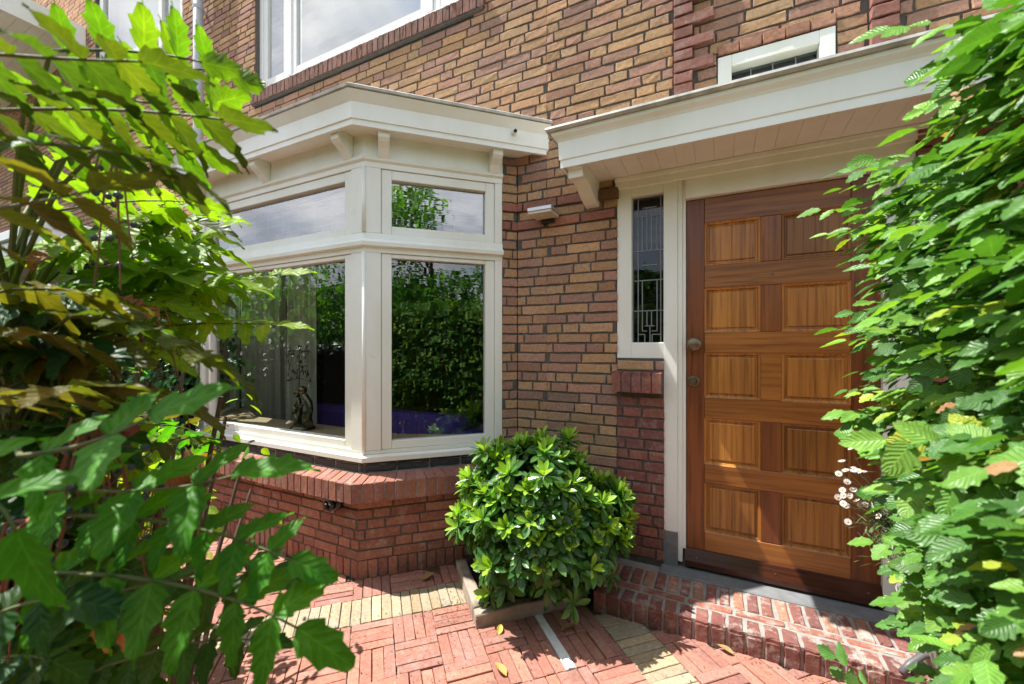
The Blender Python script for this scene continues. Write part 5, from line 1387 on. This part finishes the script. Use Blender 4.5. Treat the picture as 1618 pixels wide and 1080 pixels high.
# low yellow-green plant between the mahonia and the ivy
yp = empty('yellow_shrub', (-2.1, -1.6, 0), 'small yellow-green leafy shrub between the mahonia and the bay plinth', 'shrub')
n = 420; c = np.array([-2.25, -1.62, .72])+rng.normal(0, 1, (n, 3))*np.array([.20, .16, .20])
c[:, 2] = np.clip(c[:, 2], .08, 1.15)
leaves_mesh('foliage', leaf_template(6, 4, .62, 'ovate', .12, -.2), c, np.stack([rng.normal(0, .7, n), rng.normal(0, .7, n), rng.normal(-.5, .4, n)], 1), np.stack([rng.normal(0, .4, n), rng.normal(-.3, .4, n), np.ones(n)], 1), rng.uniform(.04, .075, n), colmix(n, [(.26, .36, .03), (.32, .38, .035), (.18, .32, .03), (.10, .24, .03)]), M_lmah, yp)
m = MB()
for _ in range(16): m.tube([(-2.2+rng.normal(0, .04), -1.62+rng.normal(0, .04), 0), (-2.22+rng.normal(0, .08), -1.62+rng.normal(0, .06), .4), (-2.25+rng.normal(0, .16), -1.62+rng.normal(0, .12), .8)], [.006, .004, .002], 5)
m.build('stems', M_bark, yp)

# ---- garden behind the viewer (seen mirrored in the panes)
def garden_tree(x, y, h, rad, nleaf, lab, palc, trunk_h=.4, ls=.10, flat=1.0, group='garden trees mirrored in the bay panes'):
    t = empty('garden_tree', (x, y, 0), lab, 'tree', group)
    m = MB(); m.tube([(x, y, 0), (x+.05, y, h*.4), (x, y+.05, h*.85)], [.08, .06, .02], 8)
    blobs = []
    for k in range(16):
        a = rng.uniform(0, 6.28); zz = rng.uniform(trunk_h, h-.25); rr = rad*math.sqrt(max(.08, 1-((zz-h*.48)/(h*.56))**2))*rng.uniform(.3, .8)
        b = np.array([x+math.cos(a)*rr, y+math.sin(a)*rr, zz]); blobs.append((b, rad*rng.uniform(.35, .55))); m.tube([(x, y, zz*.7), tuple(b)], [.03, .008], 5)
    P_ = []
    for b, r_ in blobs:
        k = nleaf//16; v = norm(rng.normal(0, 1, (k, 3)))*r_*rng.uniform(.55, 1.05, (k, 1)); v[:, 2] *= .75*flat; P_.append(b+v)
    P_ = np.vstack(P_); k = len(P_)
    leaves_mesh('crown', leaf_template(3, 2, .6, 'ovate', .1, -.2), P_, np.stack([rng.normal(0, 1, k), rng.normal(0, 1, k), rng.normal(-.3, .4, k)], 1), np.stack([rng.normal(0, .5, k), rng.normal(0, .5, k), np.ones(k)], 1), rng.uniform(ls*.7, ls*1.2, k), colmix(k, palc, .2), M_ltree, t)
    m.build('trunk', M_bark, t)
    return t
G1 = [(.07, .20, .03), (.11, .28, .04), (.17, .36, .05), (.05, .14, .03)]
garden_tree(-7.4, -3.9, 3.2, 1.5, 3600, 'broad green garden shrub across the path from the bay, mirrored in its front pane', G1)
garden_tree(-9.8, -5.6, 3.9, 1.7, 3600, 'tall green garden tree further left behind the broad shrub', G1)
garden_tree(-5.3, -4.6, 2.7, 1.2, 3000, 'lower rounded green shrub opposite the bay window', G1)
garden_tree(-12.5, -4.8, 3.6, 1.8, 3000, 'leftmost garden tree opposite the house', G1)
garden_tree(-6.6, -6.8, 3.9, 1.6, 3000, 'dark green tree standing behind the rounded shrub', G1)
garden_tree(3.4, -4.3, 4.6, 1.5, 6500, 'tall dense tree beyond the beech hedge', G1, .6, .12)
garden_tree(5.4, -3.2, 4.2, 1.6, 5000, 'bushy tree beyond the hedge to the right of the tall dense one', G1, .4, .12)
garden_tree(.8, -7.6, 4.2, 1.8, 3000, 'wide tree straight behind the viewer', G1)
garden_tree(-2.6, -6.5, 2.6, 1.5, 2600, 'low bushy tree behind the path opposite the doorstep', G1)

gh = empty('added_backdrop_hedge', (-6, -5.6, 0), 'long hedge added behind the garden trees to block pale sky in the pane reflections', 'hedge')  # added to fill the gaps of pale sky between the mirrored trees
n = 16000; c = np.stack([rng.uniform(-15, 8, n), -5.7+rng.uniform(-.25, .45, n), rng.uniform(0, 3.0, n)], 1); c[:, 2] += .2*np.sin(c[:, 0]*1.7)*(c[:, 2]/3); c[:, 1] += .15*np.sin(c[:, 0]*2.3+c[:, 2]*2)
leaves_mesh('foliage', leaf_template(3, 2, .7, 'ovate', .1, -.2), c, np.stack([rng.normal(0, .8, n), rng.normal(.2, .4, n), rng.normal(-.5, .4, n)], 1), np.stack([rng.normal(0, .5, n), rng.normal(.7, .4, n), np.ones(n)*.7], 1), rng.uniform(.10, .17, n), colmix(n, G1, .2), M_ltree, gh)
MB().box(-15, 8, -6.5, -6.1, 0, 2.9).build('dense_core', simple('dense_twigs', (.02, .028, .015), .95, var=.5, scale=8), gh)
lh = empty('added_dark_hedge', (-6.4, -2.3, 0), 'low dark hedge added out of view to darken the lower half of the front bay pane', 'hedge')  # added out of view so the front pane mirrors darkness below eye level
n = 9000; c = np.stack([rng.uniform(-9.5, -4.0, n), rng.uniform(-2.7, -2.0, n), rng.uniform(0, 1.36, n)], 1)
k = rng.integers(0, 3, n); c[k == 0, 1] = -1.98+rng.normal(0, .03, (k == 0).sum()); c[k == 1, 2] = 1.34+rng.normal(0, .03, (k == 1).sum())
leaves_mesh('foliage', leaf_template(3, 2, .4, 'ovate', .1, -.2), c, rng.normal(0, 1, (n, 3)), rng.normal(0, .5, (n, 3))+np.array([0, .3, .6]), rng.uniform(.05, .09, n), colmix(n, [(.012, .03, .012), (.018, .045, .014), (.02, .05, .02)], .2), M_livy, lh)
MB().box(-9.5, -4.05, -2.65, -2.06, 0, 1.28).build('dense_core', simple('dense_twigs', (.012, .014, .010), .95, var=.5, scale=8), lh)
# ---- fallen leaves
FLV = [((-1.529, -.607), .085, (.42, .25, .11), 1.2, 'brown curled dead leaf on the shaded paving beside the bay plinth'),
       ((-.996, -.733), .055, (.60, .45, .12), .3, 'small yellow fallen leaf beside the planter corner'),
       ((-.919, -.804), .060, (.62, .50, .10), 1.9, 'bright yellow fallen leaf on the red pavers in front of the bush'),
       ((-.776, -1.002), .075, (.58, .36, .12), 2.8, 'orange-yellow fallen leaf lying nearest the viewer'),
       ((-.669, -.650), .080, (.33, .20, .09), .8, 'crumpled brown leaf next to the white stone strip'),
       ((.057, -.455), .070, (.42, .28, .12), 2.9, 'thin dry leaf lying against the foot of the doorstep')]
for (x, y), s, c, a, lab in FLV:
    o = leaves_mesh('fallen_leaf', leaf_template(8, 4, .5, 'ovate', .35, .25), [(x, y, .004)], [(math.cos(a), math.sin(a), .05)], [(.1, .1, 1)], [s], [c], M_ldry)
    tag(o, lab, 'leaf', 'fallen leaves on the paving')
# fine litter: crumbs and bud scales in the joints
n = 1200; k = rng.uniform(0, 1, n)
px_ = np.where(k < .35, rng.normal(-1.16, .10, n), rng.uniform(-2.2, .4, n)); py_ = np.where(k < .35, rng.normal(-.74, .10, n), rng.uniform(-1.3, -.45, n))
st_ = (k > .7) & (px_ > -.6); py_ = np.where(st_, -.445-np.abs(rng.normal(0, .02, n)), py_); bs_ = (k > .7) & (px_ < -1.85); py_ = np.where(bs_, -.785-np.abs(rng.normal(0, .02, n)), py_)
lit = leaves_mesh('leaf_litter', leaf_template(2, 2, .7, 'ovate', .3, .2), np.stack([px_, py_, np.full(n, .004)], 1), rng.normal(0, 1, (n, 3))*np.array([1, 1, .15]), rng.normal(0, .4, (n, 3))+np.array([0, 0, 1]), rng.uniform(.003, .010, n), colmix(n, [(.20, .11, .06), (.30, .18, .10), (.12, .08, .05)]), M_ldry)
tag(lit, kind='stuff', label='fine brown leaf litter scattered over the paving and around the planter', cat='leaf litter')
